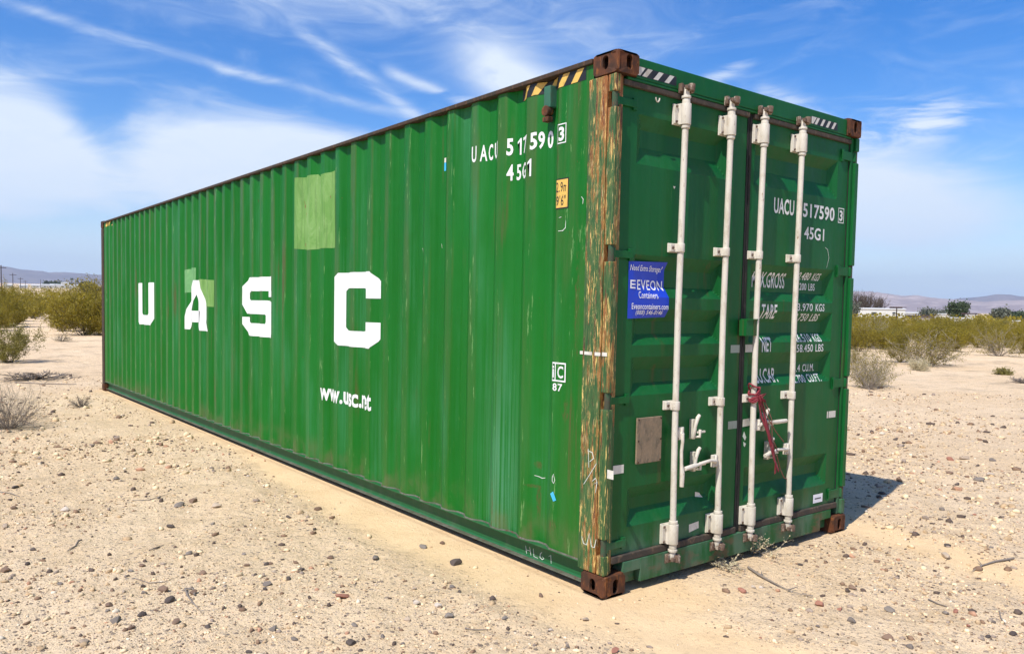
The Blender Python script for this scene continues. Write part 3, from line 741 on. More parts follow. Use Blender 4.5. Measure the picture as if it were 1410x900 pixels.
conform('reflective_tape', [quad(1.232, 1.330, 1.297, 1.345)], M_TAPE, DR, 'door')
conform('reflective_tape', [quad(1.084, 1.174, .825, .874)], M_DTAPE, DL, 'door')
conform('reflective_tape', [q4([(1.232, .829), (1.315, .833), (1.314, .880), (1.232, .876)])], M_TAPE, DR, 'door')
each('reflective_tape', [quad(2.205, 2.220, .817, .864), quad(2.228, 2.318, .817, .864)], M_TAPE, DR, 'door')
conform('paper_label', [quad(2.072, 2.192, .230, .290)], M_WHT, DR, 'door')
conform('paper_label_print', [quad(2.092, 2.170, .256, .264)], M_BLK, DR, 'door', .0034)
each('paper_scrap', [q4([(.742, .236), (.832, .250), (.829, .292), (.740, .284)]), q4([(.840, .43), (.905, .42), (.88, .45), (.84, .46)])], M_TAPE, DL, 'door')
each('paper_scrap', [q4([(1.236, .77), (1.262, .74), (1.275, .76), (1.25, .80)]), q4([(1.246, .735), (1.275, .72), (1.262, .70), (1.25, .71)])], M_CHALK, DR, 'door')
each('paper_scrap', [q4([(.508, 2.246), (.528, 2.246), (.518, 2.23)])], M_TAPE, DL, 'door')
# the blue sticker
conform('company_sticker', [poly([(.165, 1.500), (.500, 1.510), (.500, 1.820), (.165, 1.810)])], M_BLUE, DL, 'vinyl', .0025)
bars = [quad(.180, .224, z, z+.008) for z in (1.664, 1.683, 1.702)]+[quad(.180, .190, 1.6725, 1.6825), quad(.180, .190, 1.6915, 1.7015)]
for t, bx_, k, sh, sp in (('Need Extra Storage?', (.176, .476, 1.752, 1.794), .009, .2, 1.05), ('EVEON', (.240, .484, 1.658, 1.714), .010, 0, 1.15), ('Containers', (.250, .410, 1.612, 1.650), .004, 0, 1.05),
    ('Eveoncontainers.com', (.196, .496, 1.552, 1.585), .010, 0, 1.05), ('(888) 546-0146', (.230, .460, 1.516, 1.547), .008, .15, 1.05)):
    conform('sticker_text', [text2d(t, bx_, k, sh, sp)], M_WHT, DL, 'vinyl', .0042)
conform('sticker_emblem', bars, M_WHT, DL, 'vinyl', .0042)

# ------------------------------------------------------------------ strap tied to the third bar
M_STRAP = mat_flat('red_strap_cloth', (.22, .025, .035), .85, (.34, .14, .14), .6, 30)
ST = thing('strap', 'frayed red webbing strap knotted round the third white locking bar of the doors', 'strap', (1.276, -.014, 1.02))
def rel(p): return (p[0]-1.276, p[1]+.014, p[2]-1.02)
random.seed(5)
mb = MB()
for k in range(7):
    z = 1.00+k*.012; tilt = random.uniform(-.03, .03)
    mb.tube([rel((1.274+.034*math.cos(t), -.014+.034*math.sin(t), z+tilt*math.cos(t)+.006*math.sin(3*t+k))) for t in [2*math.pi*i/14 for i in range(15)]], .006, 5, False)
for k in range(6):
    a = random.uniform(0, 6); mb.tube([rel((1.276, -.05, 1.03)), rel((1.30+.03*math.cos(a), -.066, 1.02+.04*math.sin(a))), rel((1.285, -.052, 1.01))], .005, 5)
mb.build('knot', M_STRAP, ST)
mb = MB()
for k, (pts, wd) in enumerate((([(1.285, -.050, 1.01), (1.33, -.052, .93), (1.365, -.056, .83), (1.40, -.060, .74), (1.455, -.056, .62), (1.52, -.050, .53)], .022),
                               ([(1.282, -.046, 1.00), (1.315, -.046, .90), (1.37, -.060, .80), (1.43, -.062, .70), (1.475, -.052, .60), (1.49, -.046, .52)], .018))):
    n = len(pts); V = []
    for i, p in enumerate(pts):
        a = .4*math.sin(i*1.7+k); V += [rel((p[0]-wd/2*math.cos(a), p[1]-wd/2*math.sin(a), p[2]-.004)), rel((p[0]+wd/2*math.cos(a), p[1]+wd/2*math.sin(a), p[2]+.006)),
                                        rel((p[0]+wd/2*math.cos(a), p[1]+wd/2*math.sin(a)+.003, p[2]+.006)), rel((p[0]-wd/2*math.cos(a), p[1]-wd/2*math.sin(a)+.003, p[2]-.004))]
    mb.add(V, [(4*i+j, 4*i+(j+1) % 4, 4*i+4+(j+1) % 4, 4*i+4+j) for i in range(n-1) for j in range(4)], True)
mb.build('webbing', M_STRAP, ST)
M_CORD = mat_flat('faded_cord', (.22, .09, .07), .9, (.3, .2, .15), .5, 30)
mb = MB()
mb.tube([rel(p) for p in ((1.30, -.05, 1.02), (1.36, -.055, .90), (1.45, -.058, .80), (1.56, -.050, .72))], .0035, 5)
mb.tube([rel(p) for p in ((1.48, -.055, .64), (1.55, -.040, .54), (1.63, -.02, .47), (1.70, .0, .45), (1.78, .018, .40))], .0035, 5)
mb.tube([rel(p) for p in ((1.32, -.06, 1.0), (1.40, -.062, .88), (1.42, -.058, .76), (1.50, -.05, .66))], .003, 5)
mb.build('cord', M_CORD, ST)

# ------------------------------------------------------------------ terrain
rng = np.random.default_rng(7)
_T = rng.random((256, 256))
def vn(x, y, s, seed=0):
    x = np.asarray(x, float)/s+seed*17.3+1000; y = np.asarray(y, float)/s+seed*5.7+1000
    xi = np.floor(x).astype(int); yi = np.floor(y).astype(int); fx = x-xi; fy = y-yi
    fx = fx*fx*(3-2*fx); fy = fy*fy*(3-2*fy)
    g = lambda a, b: _T[(a*7+seed*13) % 256, (b*11+seed*29) % 256]
    return (g(xi, yi)*(1-fx)+g(xi+1, yi)*fx)*(1-fy)+(g(xi, yi+1)*(1-fx)+g(xi+1, yi+1)*fx)*fy-.5
def sst(x, a, b):
    t = np.clip((x-a)/(b-a), 0, 1); return t*t*(3-2*t)
def cdist(x, y):
    dx_ = np.maximum(np.maximum(-x, x-W), 0); dy_ = np.maximum(np.maximum(-y, y-L), 0); return np.hypot(dx_, dy_)
def TZ(x, y):
    x = np.asarray(x, float); y = np.asarray(y, float)
    dc = cdist(x, y); r = np.hypot(x+3, y+3); a_ = np.degrees(np.arctan2(x+3, y+3))
    n = vn(x, y, 3.1, 1)*.05+vn(x, y, 1.1, 2)*.030+vn(x, y, .42, 3)*.020+vn(x, y, .17, 4)*.013+vn(x, y, .075, 5)*.010
    n = n*sst(dc, .05, .9)+ (vn(x, y, .5, 6)*.010)*sst(dc, .02, .3)*(1-sst(dc, .5, 1.2))
    berm = .018*np.exp(-((dc-.62)/.10)**2)*(y > -.3)*(x < .2)*(1-sst(y, 2, 6))*(.6+1.2*vn(x, y, .3, 8))
    # tyre ruts that curve past the door end
    t = (y+1.05)-.10*(x-1)+.22*vn(x, y, 2.5, 9)
    rut = (-.016*np.exp(-((t)/.13)**2)+.010*np.exp(-((t-.24)/.07)**2)-.014*np.exp(-((t+.55)/.12)**2))*sst(x, .2, 1.2)
    base = -.004-.012*(dc < 1e-6)
    left = 1-sst(a_, 14, 40)
    slope = np.clip(r-120, 0, 5200)*(.0172*left+.0040*(1-left))
    roll = (vn(x, y, 60, 10)*1.2+vn(x, y, 23, 11)*.5)*sst(r, 25, 110)
    return base+n+berm+rut+slope+roll*.5
def axis(lo, hi, step, far, g):
    c = list(np.arange(lo, hi+1e-6, step)); a = [hi]; s_ = step
    while a[-1] < far: s_ *= g; a.append(a[-1]+s_)
    b = [lo]; s_ = step
    while b[-1] > -far: s_ *= g; b.append(b[-1]-s_)
    return np.array(b[:0:-1]+c+a[1:])
gx = np.clip(axis(-4.2, 5.2, .026, 8600, 1.055), -9000, 9000); gy = np.clip(axis(-3.0, 5.5, .026, 8600, 1.055), -9000, 9000)
GX, GY = np.meshgrid(gx, gy, indexing='ij'); GZ = TZ(GX, GY)
V = np.stack([GX.ravel(), GY.ravel(), GZ.ravel()], 1); nx, ny = len(gx), len(gy)
I = (np.arange(nx-1)[:, None]*ny+np.arange(ny-1)[None, :]).ravel()
BARE = ((-.12, .3, .22, -3.2, .26), (2.62, .2, 2.30, -1.3, .20), (2.30, -1.3, 1.9, -4.0, .24))
def barem(x, y):
    m = (1-sst(cdist(x, y)+vn(x, y, .35, 12)*.3+.38*sst(y, 1.8, 6.5), .34, .62))*(1-sst(x, .3, .9))
    for x0, y0, x1, y1, w_ in BARE:
        lx, ly = x1-x0, y1-y0; q = np.clip(((x-x0)*lx+(y-y0)*ly)/(lx*lx+ly*ly), 0, 1); dd = np.hypot(x-x0-q*lx, y-y0-q*ly)+vn(x, y, .5, 15)*.4
        m = np.maximum(m, 1-sst(dd, w_-.15, w_+.25))
    return m
def mat_ground():
    m, nt, b = newmat('desert_sand'); o = coords(nt); x, y, z = xyz(o)
    n0 = noise(o, .35, 5); n1 = noise(o, 3.0, 6, .6); n2 = noise(o, 26, 6, .7); n3 = noise(o, 150, 4, .7)
    c = mixc(nt, n0.sstep(.35, .65), (.72, .525, .315), (.78, .59, .375))
    c = mixc(nt, n1.sstep(.42, .66)*.55, c, (.60, .43, .245))
    c = mixc(nt, n2.sstep(.45, .65)*.4, c, (.70, .55, .39))
    # bare graded sand beside the container and the wheel track past the doors
    dxs = (x*-1.0).max(x-W).max(0.0); dys = (y*-1.0).max(y-L).max(0.0); dc = (dxs*dxs+dys*dys).pow(.5)
    edge = dc+(n1-.5)*.35
    def cap(x0, y0, x1, y1, w_):
        lx, ly = x1-x0, y1-y0; q = (((x-x0)*lx+(y-y0)*ly)*(1/(lx*lx+ly*ly))).clamp(); ux = x-x0-q*lx; uy = y-y0-q*ly
        return ((ux*ux+uy*uy).pow(.5)+(n1-.5)*.5).sstep(w_+.25, w_-.15)
    bare = (edge+y.sstep(1.8, 6.5)*.38).sstep(.62, .34)*x.sstep(.9, .3)
    for s_ in BARE: bare = bare.max(cap(*s_))
    c = mixc(nt, bare*.85, c, mixc(nt, n1.sstep(.3, .7), (.74, .535, .300), (.68, .475, .255)))
    # grit: two sizes of small stones as colour, thinner on bare sand
    v1 = voro(o, 75); k1 = voro(o, 75, 'Color'); v2 = voro(o, 28); k2 = voro(o, 28, 'Color'); r1, _, g1 = xyz(k1); r2, _, g2 = xyz(k2)
    inv = 1.0-bare*.85
    stone = mixc(nt, g1, (.20, .14, .10), (.52, .42, .34)); stone2 = mixc(nt, g2, (.16, .12, .10), (.40, .31, .25))
    p1 = v1.sstep(.40, .30)*r1.sstep(.60, .66)*inv; p2 = v2.sstep(.33, .26)*r2.sstep(.74, .80)*inv
    c = mixc(nt, p1*.75, c, stone); c = mixc(nt, p2*.8, c, stone2)
    # leaf litter and twigs darken the soil among the bushes
    far = (x*x+y*y).pow(.5)
    lit = noise(scl(o, (.9, .9, .9), (4, 4, 0)), 1.0, 6, .7).sstep(.50, .66)*far.sstep(9, 20)*.55
    c = mixc(nt, lit, c, (.27, .205, .14))
    # distant plain: tan with olive scrub, paler pink fans farther out
    fv = voro(o, .16); sc2 = fv.sstep(.55, .15)*noise(o, .012, 4).sstep(.30, .55)
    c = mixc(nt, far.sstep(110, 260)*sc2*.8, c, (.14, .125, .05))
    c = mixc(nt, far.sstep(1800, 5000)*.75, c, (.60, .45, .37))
    put(nt, b.inputs['Base Color'], c); b.inputs['Roughness'].default_value = .95; b.inputs['Specular IOR Level'].default_value = .15
    near = far.sstep(60, 8)
    h = n3*.30+n2*.9*(inv*.7+.3)+(p1*.5+p2*1.0)+noise(o, 11, 6, .7)*2.2*(inv*.9+.1)
    bump(nt, b, h*near, 1.0, .018)
    return m
M_SAND = mat_ground()
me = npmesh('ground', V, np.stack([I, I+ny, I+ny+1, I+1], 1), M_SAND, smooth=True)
props(linkobj('ground', me), kind='structure')

# ------------------------------------------------------------------ mountains
def mat_mount(name, c0, c1, c2):
    m, nt, b = newmat(name); o = coords(nt); x, y, z = xyz(o)
    a = noise(scl(o, (.0022, .0022, .010)), 1.0, 8, .7); g = noise(scl(o, (.008, .008, .02), (3, 1, 2)), 1.0, 6, .75)
    c = mixc(nt, a.sstep(.4, .6), c0, c1); c = mixc(nt, g.sstep(.5, .65)*.7, c, c2)
    put(nt, b.inputs['Base Color'], c); b.inputs['Roughness'].default_value = 1; b.inputs['Specular IOR Level'].default_value = 0
    return m
def mountains(name, crest, r0_, r1_, mat, seed, rough=1.0):
    """crest: (azimuth, elevation above the camera's level in degrees) seen from the container"""
    aa = np.arange(crest[0][0], crest[-1][0]+.01, .06); rr = np.linspace(r0_, r1_, 90)
    A_, R_ = np.meshgrid(np.radians(aa), rr, indexing='ij')
    X = -3+R_*np.sin(A_); Y = -3+R_*np.cos(A_)
    top = np.interp(np.degrees(A_), [c[0] for c in crest], [c[1] for c in crest])
    t = (R_-r0_)/(r1_-r0_)
    peak = np.tan(np.radians(top))*(r0_+(r1_-r0_)*.72)
    g0 = TZ(X, Y)
    base = g0-12
    shape = sst(t, 0, .72)**1.35*(1-.35*sst(t, .8, 1))
    rid = 1-np.abs(vn(X, Y, 900, seed)*2); rid2 = 1-np.abs(vn(X, Y, 380, seed+1)*2); rid3 = 1-np.abs(vn(X, Y, 150, seed+2)*2)
    n = (rid-.6)*.50+(rid2-.6)*.30+(rid3-.6)*.17
    Z = base+(peak-base)*(shape*(1+n*rough*(1-.55*sst(t, .5, .72)))+n*.15*np.sin(np.pi*np.clip(t, 0, 1)))
    Z = np.maximum(Z, base)
    na, nr = A_.shape; I = (np.arange(na-1)[:, None]*nr+np.arange(nr-1)[None, :]).ravel()
    me = npmesh(name, np.stack([X.ravel(), Y.ravel(), Z.ravel()], 1), np.stack([I, I+nr, I+nr+1, I+1], 1), mat, smooth=False)
    props(linkobj(name, me), kind='structure')
M_MT = mat_mount('violet_rock', (.26, .19, .18), (.38, .29, .26), (.56, .45, .40)); M_MT2 = mat_mount('dark_rock', (.13, .095, .105), (.20, .15, .15), (.26, .20, .19))
mountains('mountains', [(-40, .5), (-20, .9), (-8, 1.7), (0, 2.2), (5, 1.88), (6.5, 1.84), (7.6, 1.66), (8.4, 1.56), (9.2, 1.66), (10.2, 1.60), (11.5, 1.50), (14, 1.30), (18, 1.3), (24, 1.4), (34, .9), (44, .8)], 6200, 8600, M_MT2, 21, .7)
mountains('mountains', [(30, .6), (42, .8), (52, 1.15), (58, 1.2), (61.3, 1.46), (62.3, 1.55), (63.2, 1.50), (64.2, 1.32), (65.3, 1.34), (66.3, 1.20), (67.5, 1.08), (69, 1.0), (72, 1.1), (76, 1.3), (84, 1.0), (95, .8), (110, .5)], 4300, 6300, M_MT, 31)
mountains('mountains', [(62, .7), (66, .85), (67.3, 1.05), (68.3, 1.18), (69.3, 1.32), (69.9, 1.30), (70.6, 1.18), (72, 1.35), (76, 1.3), (90, 1.6), (105, 1.0)], 6800, 8400, M_MT2, 41, .6)

# ------------------------------------------------------------------ stones
def mat_stone(name, c0, c1, rnd=True):
    m, nt, b = newmat(name); o = coords(nt)
    a = noise(o, 45, 5, .6)
    n = nt.nodes.new('ShaderNodeObjectInfo'); r_ = E(nt, n.outputs['Random'])
    c = mixc(nt, (r_*.7+a*.5).clamp(), c0, c1)
    put(nt, b.inputs['Base Color'], c); b.inputs['Roughness'].default_value = .8; bump(nt, b, a, .5, .004)
    return m
STM = {'dark': mat_stone('dark_stone', (.050, .038, .032), (.105, .078, .062)), 'grey': mat_stone('grey_stone', (.13, .105, .088), (.25, .21, .17)),
       'brown': mat_stone('brown_stone', (.12, .070, .045), (.24, .155, .10)), 'tan': mat_stone('tan_stone', (.30, .22, .15), (.46, .36, .26)),
       'red': mat_stone('reddish_stone', (.28, .11, .07), (.36, .17, .11)), 'pale': mat_stone('pale_stone', (.46, .38, .30), (.56, .48, .39))}
STV = {}
def stone_mesh(kind, k):
    if (kind, k) in STV: return STV[kind, k]
    bm = bmesh.new(); bmesh.ops.create_icosphere(bm, subdivisions=2, radius=.5); r_ = np.random.default_rng(100+k)
    pl = [(Vector(r_.normal(size=3)).normalized(), .22+.20*r_.random()) for _ in range(11)]
    for v in bm.verts:
        for n, d_ in pl:
            h = v.co.dot(n)-d_
            if h > 0: v.co -= n*h*.95
        v.co *= 1+.05*(r_.random()-.5)
        v.co.x *= 1.12; v.co.y *= .80; v.co.z *= .62
    me = bpy.data.meshes.new('stone'); bm.to_mesh(me); bm.free(); me.materials.append(STM[kind])
    for p in me.polygons: p.use_smooth = False
    STV[kind, k] = me; return me
CX, CY, FF = 705-20.351, 450+33.613, 1106.144
def ground_at(px, py):
    """measured spots in the photograph turned into ground positions in metres"""
    d_ = fw+rt*((px-CX)/FF)-up*((py-CY)/FF); z = 0.0
    for _ in range(12):
        t = (z-CAMP.z)/d_.z; p = CAMP+d_*t; z = float(TZ(p.x, p.y))
    return p.x, p.y, z, t
GST = 'loose stones scattered on the sand'
def stone(kind, x, y, size, label, k, rz=None, flat=1.0):
    s_ = size; o = linkobj('stone', stone_mesh(kind, k), None, (x, y, float(TZ(x, y))+s_*.13*flat), random.uniform(0, 6.28) if rz is None else rz, (s_, s_*random.uniform(.85, 1.1), s_*random.uniform(.85, 1.15)*flat))
    o.rotation_euler[0] = random.uniform(-.2, .2); o.rotation_euler[1] = random.uniform(-.2, .2)
    return props(o, label, 'stone', GST)
random.seed(11)
A1 = lambda x, y, w_: (x/3, 600+y/3, w_/3)
B1 = lambda x, y, w_: (400+x/3, 600+y/3, w_/3)
C1 = lambda x, y, w_: (860+x/2.564, 700+y/2.564, w_/2.564)
D1 = lambda x, y, w_: (1150+x/4.5, 540+y/4.5, w_/4.5)
named = [
 (A1(449,700,46),'brown','chunky reddish brown stone at lower left, taller than the flat ones beside it'),
 (A1(705,682,58),'dark','smooth dark brown oval stone at lower left, right of the chunky reddish one'),
 (A1(585,740,48),'dark','dark grey stone between the chunky reddish stone and the brown oval pair'),
 (A1(478,767,54),'grey','grey angular stone just below the chunky reddish brown stone'),
 (A1(726,768,52),'brown','flat brown stone below the smooth dark brown oval'),
 (A1(857,790,40),'dark','round dark grey stone right of the flat brown one near the bottom edge'),
 (A1(540,797,42),'brown','greyish brown lump below the dark grey stone near the bottom edge'),
 (A1(800,650,46),'brown','brown stone lying beside a snapped grey twig at lower left'),
 (A1(675,640,60),'brown','low brown stone just above the smooth dark oval'),
 (A1(890,295,50),'tan','yellowish tan stone, largest in the middle of the left gravel'),
 (A1(797,273,42),'brown','rounded brown stone left of the yellowish tan one'),
 (A1(700,377,40),'dark','dark pointed stone standing on open sand left of centre'),
 (A1(738,290,55),'grey','flat grey brown stone left of the rounded brown and tan pair'),
 (A1(1188,337,36),'dark','dark squarish stone at mid height, left of the container strip'),
 (A1(25,558,58),'brown','broad brown stone cut by the left picture edge'),
 (A1(116,530,32),'dark','small black brown stone near the left picture edge'),
 (A1(838,568,40),'brown','tilted brown stone above the twig at lower left'),
 (A1(1108,615,46),'grey','rounded grey brown stone at the foot of the picture, left of the dark one'),
 (A1(1190,590,32),'dark','near black stone beside the rounded grey brown one'),
 (A1(1100,532,32),'dark','right of a pair of small dark brown stones in the lower left gravel'),
 (A1(1016,537,32),'brown','left of a pair of small dark brown stones in the lower left gravel'),
 (A1(345,855,68),'tan','long flat tan slab near the bottom left'),
 (A1(20,378,40),'tan','tan stone at the left picture edge, level with the shrub shade'),
 (A1(272,308,42),'pale','pale cream stone alone in the left gravel'),
 (A1(1128,800,46),'grey','bluish grey jagged stone near the bottom edge'),
 (A1(590,538,34),'brown','little brown stone above the dark grey pair on the left'),
 (A1(780,487,36),'grey','smooth grey stone right of the small brown one on the left gravel'),
 (A1(536,560,36),'grey','dull grey stone left of the small brown one'),
 (A1(480,180,40),'grey','grey stone at the upper left of the gravel, far from the camera'),
 (A1(60,215,40),'dark','dark flat stone at far left below the twiggy grey shrub'),
 (A1(60,300,42),'brown','brown stone under the far left dark flat one'),
 (B1(681,530,60),'dark','large dark grey stone closest to the bare strip along the container'),
 (B1(208,668,76),'red','flat pinkish red stone lying among the brown gravel'),
 (B1(250,858,52),'dark','dark oval stone at the bottom edge below the pinkish red one'),
 (B1(552,462,44),'grey','bluish grey stone uphill of the large dark one'),
 (B1(627,445,36),'brown','brown stone touching the bluish grey one'),
 (B1(355,508,46),'grey','greyish pink stone left of the bluish grey one'),
 (B1(837,675,40),'dark','dark stone between the large dark one and the bare strip end'),
 (B1(520,693,46),'pale','whitish stone right of the pinkish red one'),
 (B1(612,705,48),'pale','pale pink stone beside the whitish one'),
 (B1(655,745,58),'grey','thin flat grey chip below the pale pink stone'),
 (B1(885,752,40),'grey','grey stone with a pale side, right of the thin flat chip'),
 (B1(165,505,46),'brown','flat brown stone left of the greyish pink one'),
 (B1(1035,660,34),'brown','brown stone at the edge of the bare strip near the corner casting'),
 (B1(485,760,38),'tan','yellow tan stone below the whitish one'),
 (B1(1340,890,48),'red','rust orange stone cut by the bottom edge'),
 (B1(262,783,36),'grey','grey stone above the dark oval at the bottom edge'),
 (B1(668,625,30),'grey','small half white stone under the large dark one'),
 (B1(1220,760,42),'tan','flaky tan stone near the foot of the corner casting'),
 (B1(1075,803,30),'pale','small whitish stone near the bottom, below the brown edge stone'),
 (B1(110,305,40),'brown','brown stone high on the gravel beside the container strip'),
 (C1(800,282,40),'brown','brown grey stone in front of the doors, beyond the long stick'),
 (C1(800,398,42),'grey','light grey oval stone right of the stick end'),
 (C1(932,360,46),'grey','big grey brown stone, largest on the door side'),
 (C1(1133,370,30),'grey','first of a pair of small grey stones at the right'),
 (C1(1170,366,32),'red','reddish second of the pair of small stones at the right'),
 (C1(1300,402,28),'grey','blue grey pebble beside an upright twig at lower right'),
 (C1(1375,446,36),'dark','dark greenish stone near the right picture edge'),
 (C1(930,460,46),'brown','crumbly brown stone near the bottom right'),
 (C1(690,342,42),'red','reddish stone left of the big grey brown one'),
 (C1(412,292,40),'red','pinkish stone below the dry weed at the door sill'),
 (C1(1248,216,38),'brown','brown stone under a forked twig at the right'),
 (C1(1130,170,54),'tan','broad pinkish tan stone at the right, left of the forked twig'),
 (C1(1140,132,32),'dark','small dark stone uphill of the pinkish tan one'),
 (C1(622,200,20),'dark','small blue black stone nearest the right corner casting'),
 (C1(1010,490,34),'grey','grey stone at the very bottom right of centre'),
 (D1(374,296,44),'dark','lone black stone on the right above the shadow'),
 (D1(715,505,50),'brown','rounded brown stone right of the container shadow tip'),
 (D1(712,420,54),'red','brick red block on the right plain'),
 (D1(805,413,72),'tan','long tan stone next to the brick red block'),
 (D1(975,425,62),'grey','flat grey stone right of the long tan one'),
 (D1(1005,688,42),'brown','brown stone far right, below the flat grey one'),
 (D1(665,730,50),'grey','grey stone right of the shadow, lower row'),
 (D1(755,575,42),'dark','dark pebble below the rounded brown one'),
 (D1(900,550,80),'grey','dark speckled stone cluster piece, largest right of the shadow'),
 (D1(960,515,58),'pale','pale bluish stone beside the speckled cluster piece'),
]
for i, ((px, py, wp), kind, lab) in enumerate(named):
    x, y, z, t = ground_at(px, py); stone(kind, x, y, wp*t/FF/1.05, lab, i % 7, None, .8 if ('flat' in lab or 'slab' in lab) else 1.05)
KL = {'dark': 'dark brown pebble lying loose in the pale gravel', 'grey': 'grey pebble lying loose in the pale gravel', 'brown': 'brown pebble lying loose in the pale gravel',
      'tan': 'tan pebble lying loose in the pale gravel', 'red': 'reddish pebble lying loose in the pale gravel', 'pale': 'whitish pebble lying loose in the pale gravel'}
cnt = 0; used = []
while cnt < 300-len(named):
    r_ = 2.9+8*random.random()**1.5; a_ = math.radians(random.uniform(-2, 78)); x = CAMP.x+r_*math.sin(a_); y = CAMP.y+r_*math.cos(a_)
    dc = float(cdist(x, y))
    if dc < .2 or float(barem(x, y)) > .3: continue
    kind = random.choice(['dark', 'grey', 'brown', 'brown', 'brown', 'tan', 'tan', 'grey', 'pale', 'red'] if x > -.5 else ['dark', 'grey', 'brown', 'brown', 'tan', 'dark', 'grey'])
    stone(kind, x, y, random.uniform(.022, .044), KL[kind], random.randrange(7)); cnt += 1
# gravel: too many to count
ph = (1+5**.5)/2
ico = np.array([(-1,ph,0),(1,ph,0),(-1,-ph,0),(1,-ph,0),(0,-1,ph),(0,1,ph),(0,-1,-ph),(0,1,-ph),(ph,0,-1),(ph,0,1),(-ph,0,-1),(-ph,0,1)])/1.902*.5
icf = np.array([(0,11,5),(0,5,1),(0,1,7),(0,7,10),(0,10,11),(1,5,9),(5,11,4),(11,10,2),(10,7,6),(7,1,8),(3,9,4),(3,4,2),(3,2,6),(3,6,8),(3,8,9),(4,9,5),(2,4,11),(6,2,10),(8,6,7),(9,8,1)])
octa = np.array([(1,0,0),(0,1,0),(-1,0,0),(0,-1,0),(0,0,1),(0,0,-1)])*.5
ocf = np.array([(0,1,4),(1,2,4),(2,3,4),(3,0,4),(1,0,5),(2,1,5),(3,2,5),(0,3,5)])
def grit(N, base, faces, s0, s1, par, p_):
    a_ = np.radians(rng.uniform(-16, 94, N)); r_ = 2.3*np.exp(rng.random(N)*2.1)
    x = CAMP.x+r_*np.sin(a_); y = CAMP.y+r_*np.cos(a_); dc = cdist(x, y)
    den = (1-.93*barem(x, y))*np.clip(.62+1.5*vn(x, y, .9, 13)+.9*vn(x, y, .25, 14), .10, 1)
    keep = (rng.random(N) < den) & (dc > .06); x, y, r_ = x[keep], y[keep], r_[keep]; n = len(x); k = len(base)
    size = np.clip(s0*(1+rng.pareto(par, n)), s0, s1)*np.clip(r_/4.5, .75, 2.2)
    P = base[None]*(1+.7*(rng.random((n, k, 1))-.5)); P = P*np.stack([1+.6*rng.random(n), .7+.3*rng.random(n), .55+.45*rng.random(n)], 1)[:, None]
    th = rng.uniform(0, 6.28, n); c_, s_ = np.cos(th)[:, None], np.sin(th)[:, None]
    P = np.stack([P[..., 0]*c_-P[..., 1]*s_, P[..., 0]*s_+P[..., 1]*c_, P[..., 2]], -1)*size[:, None, None]
    P += np.stack([x, y, TZ(x, y)+size*.10], 1)[:, None]
    F = (faces[None]+k*np.arange(n)[:, None, None]).reshape(-1, 3)
    return P.reshape(-1, 3), F, np.repeat(rng.choice(8, n, p=p_), len(faces))
V1, F1, m1 = grit(64000, ico, icf, .0074, .034, 2.6, [.24, .19, .15, .16, .10, .04, .08, .04])
V2, F2, m2 = grit(85000, octa, ocf, .0042, .009, 2.6, [.25, .20, .16, .15, .10, .04, .07, .03])
V_, F_, mi = np.concatenate([V1, V2]), np.concatenate([F1, F2+len(V1)]), np.concatenate([m1, m2])
def mat_grit(name, c):
    m, nt, b = newmat(name); a = noise(coords(nt), 30, 3)
    put(nt, b.inputs['Base Color'], mixc(nt, a.sstep(.3, .7), tuple(q*.75 for q in c), tuple(min(1, q*1.2) for q in c))); b.inputs['Roughness'].default_value = .9
    return m
gm = [mat_grit('grit', c) for c in ((.65, .485, .29), (.74, .57, .35), (.46, .32, .18), (.22, .135, .080), (.10, .068, .050), (.74, .62, .46), (.30, .23, .175), (.46, .25, .15))]
me = npmesh('gravel', V_, F_, gm, matidx=mi)
props(linkobj('gravel', me), 'fine pale and brown gravel strewn over the sand', 'gravel', kind='stuff')

# ------------------------------------------------------------------ plants
def mat_leaf(name, c0, c1, tr=.25):
    m, nt, b = newmat(name); o = coords(nt)
    a = noise(o, 3.5, 4); g = noise(o, 30, 3)
    n = nt.nodes.new('ShaderNodeObjectInfo'); r_ = E(nt, n.outputs['Random'])
    c = mixc(nt, (a*.7+g*.5+r_*.35-.25).clamp(), c0, c1)
    put(nt, b.inputs['Base Color'], c); b.inputs['Roughness'].default_value = .6
    t = nt.nodes.new('ShaderNodeBsdfTranslucent'); put(nt, t.inputs['Color'], c)
    ms = nt.nodes.new('ShaderNodeMixShader'); ms.inputs[0].default_value = tr
    nt.links.new(b.outputs[0], ms.inputs[1]); nt.links.new(t.outputs[0], ms.inputs[2])
    nt.links.new(ms.outputs[0], nt.nodes['Material Output'].inputs['Surface'])
    return m
M_CREO = mat_leaf('creosote_leaves', (.17, .135, .004), (.33, .26, .010), .38)
M_CREO2 = mat_leaf('dusty_leaves', (.17, .15, .018), (.30, .26, .05))
M_OLIVE = mat_leaf('grey_green_leaves', (.10, .115, .075), (.17, .175, .12))
M_TREE = mat_leaf('tree_leaves', (.035, .060, .022), (.075, .105, .040))
M_DRY = mat_leaf('straw', (.46, .39, .22), (.62, .54, .34), .15)
M_TWIG = mat_flat('grey_twigs', (.20, .165, .135), .9, (.34, .29, .25), .7, 25)
M_BARK = mat_flat('brown_bark', (.085, .062, .045), .9, (.16, .13, .10), .6, 12)
M_BARK2 = mat_flat('olive_brown_stems', (.12, .09, .035), .9, (.24, .20, .11), .6, 12)
M_PALE = mat_flat('pale_dry_twigs', (.36, .31, .25), .9, (.22, .17, .14), .6, 25)
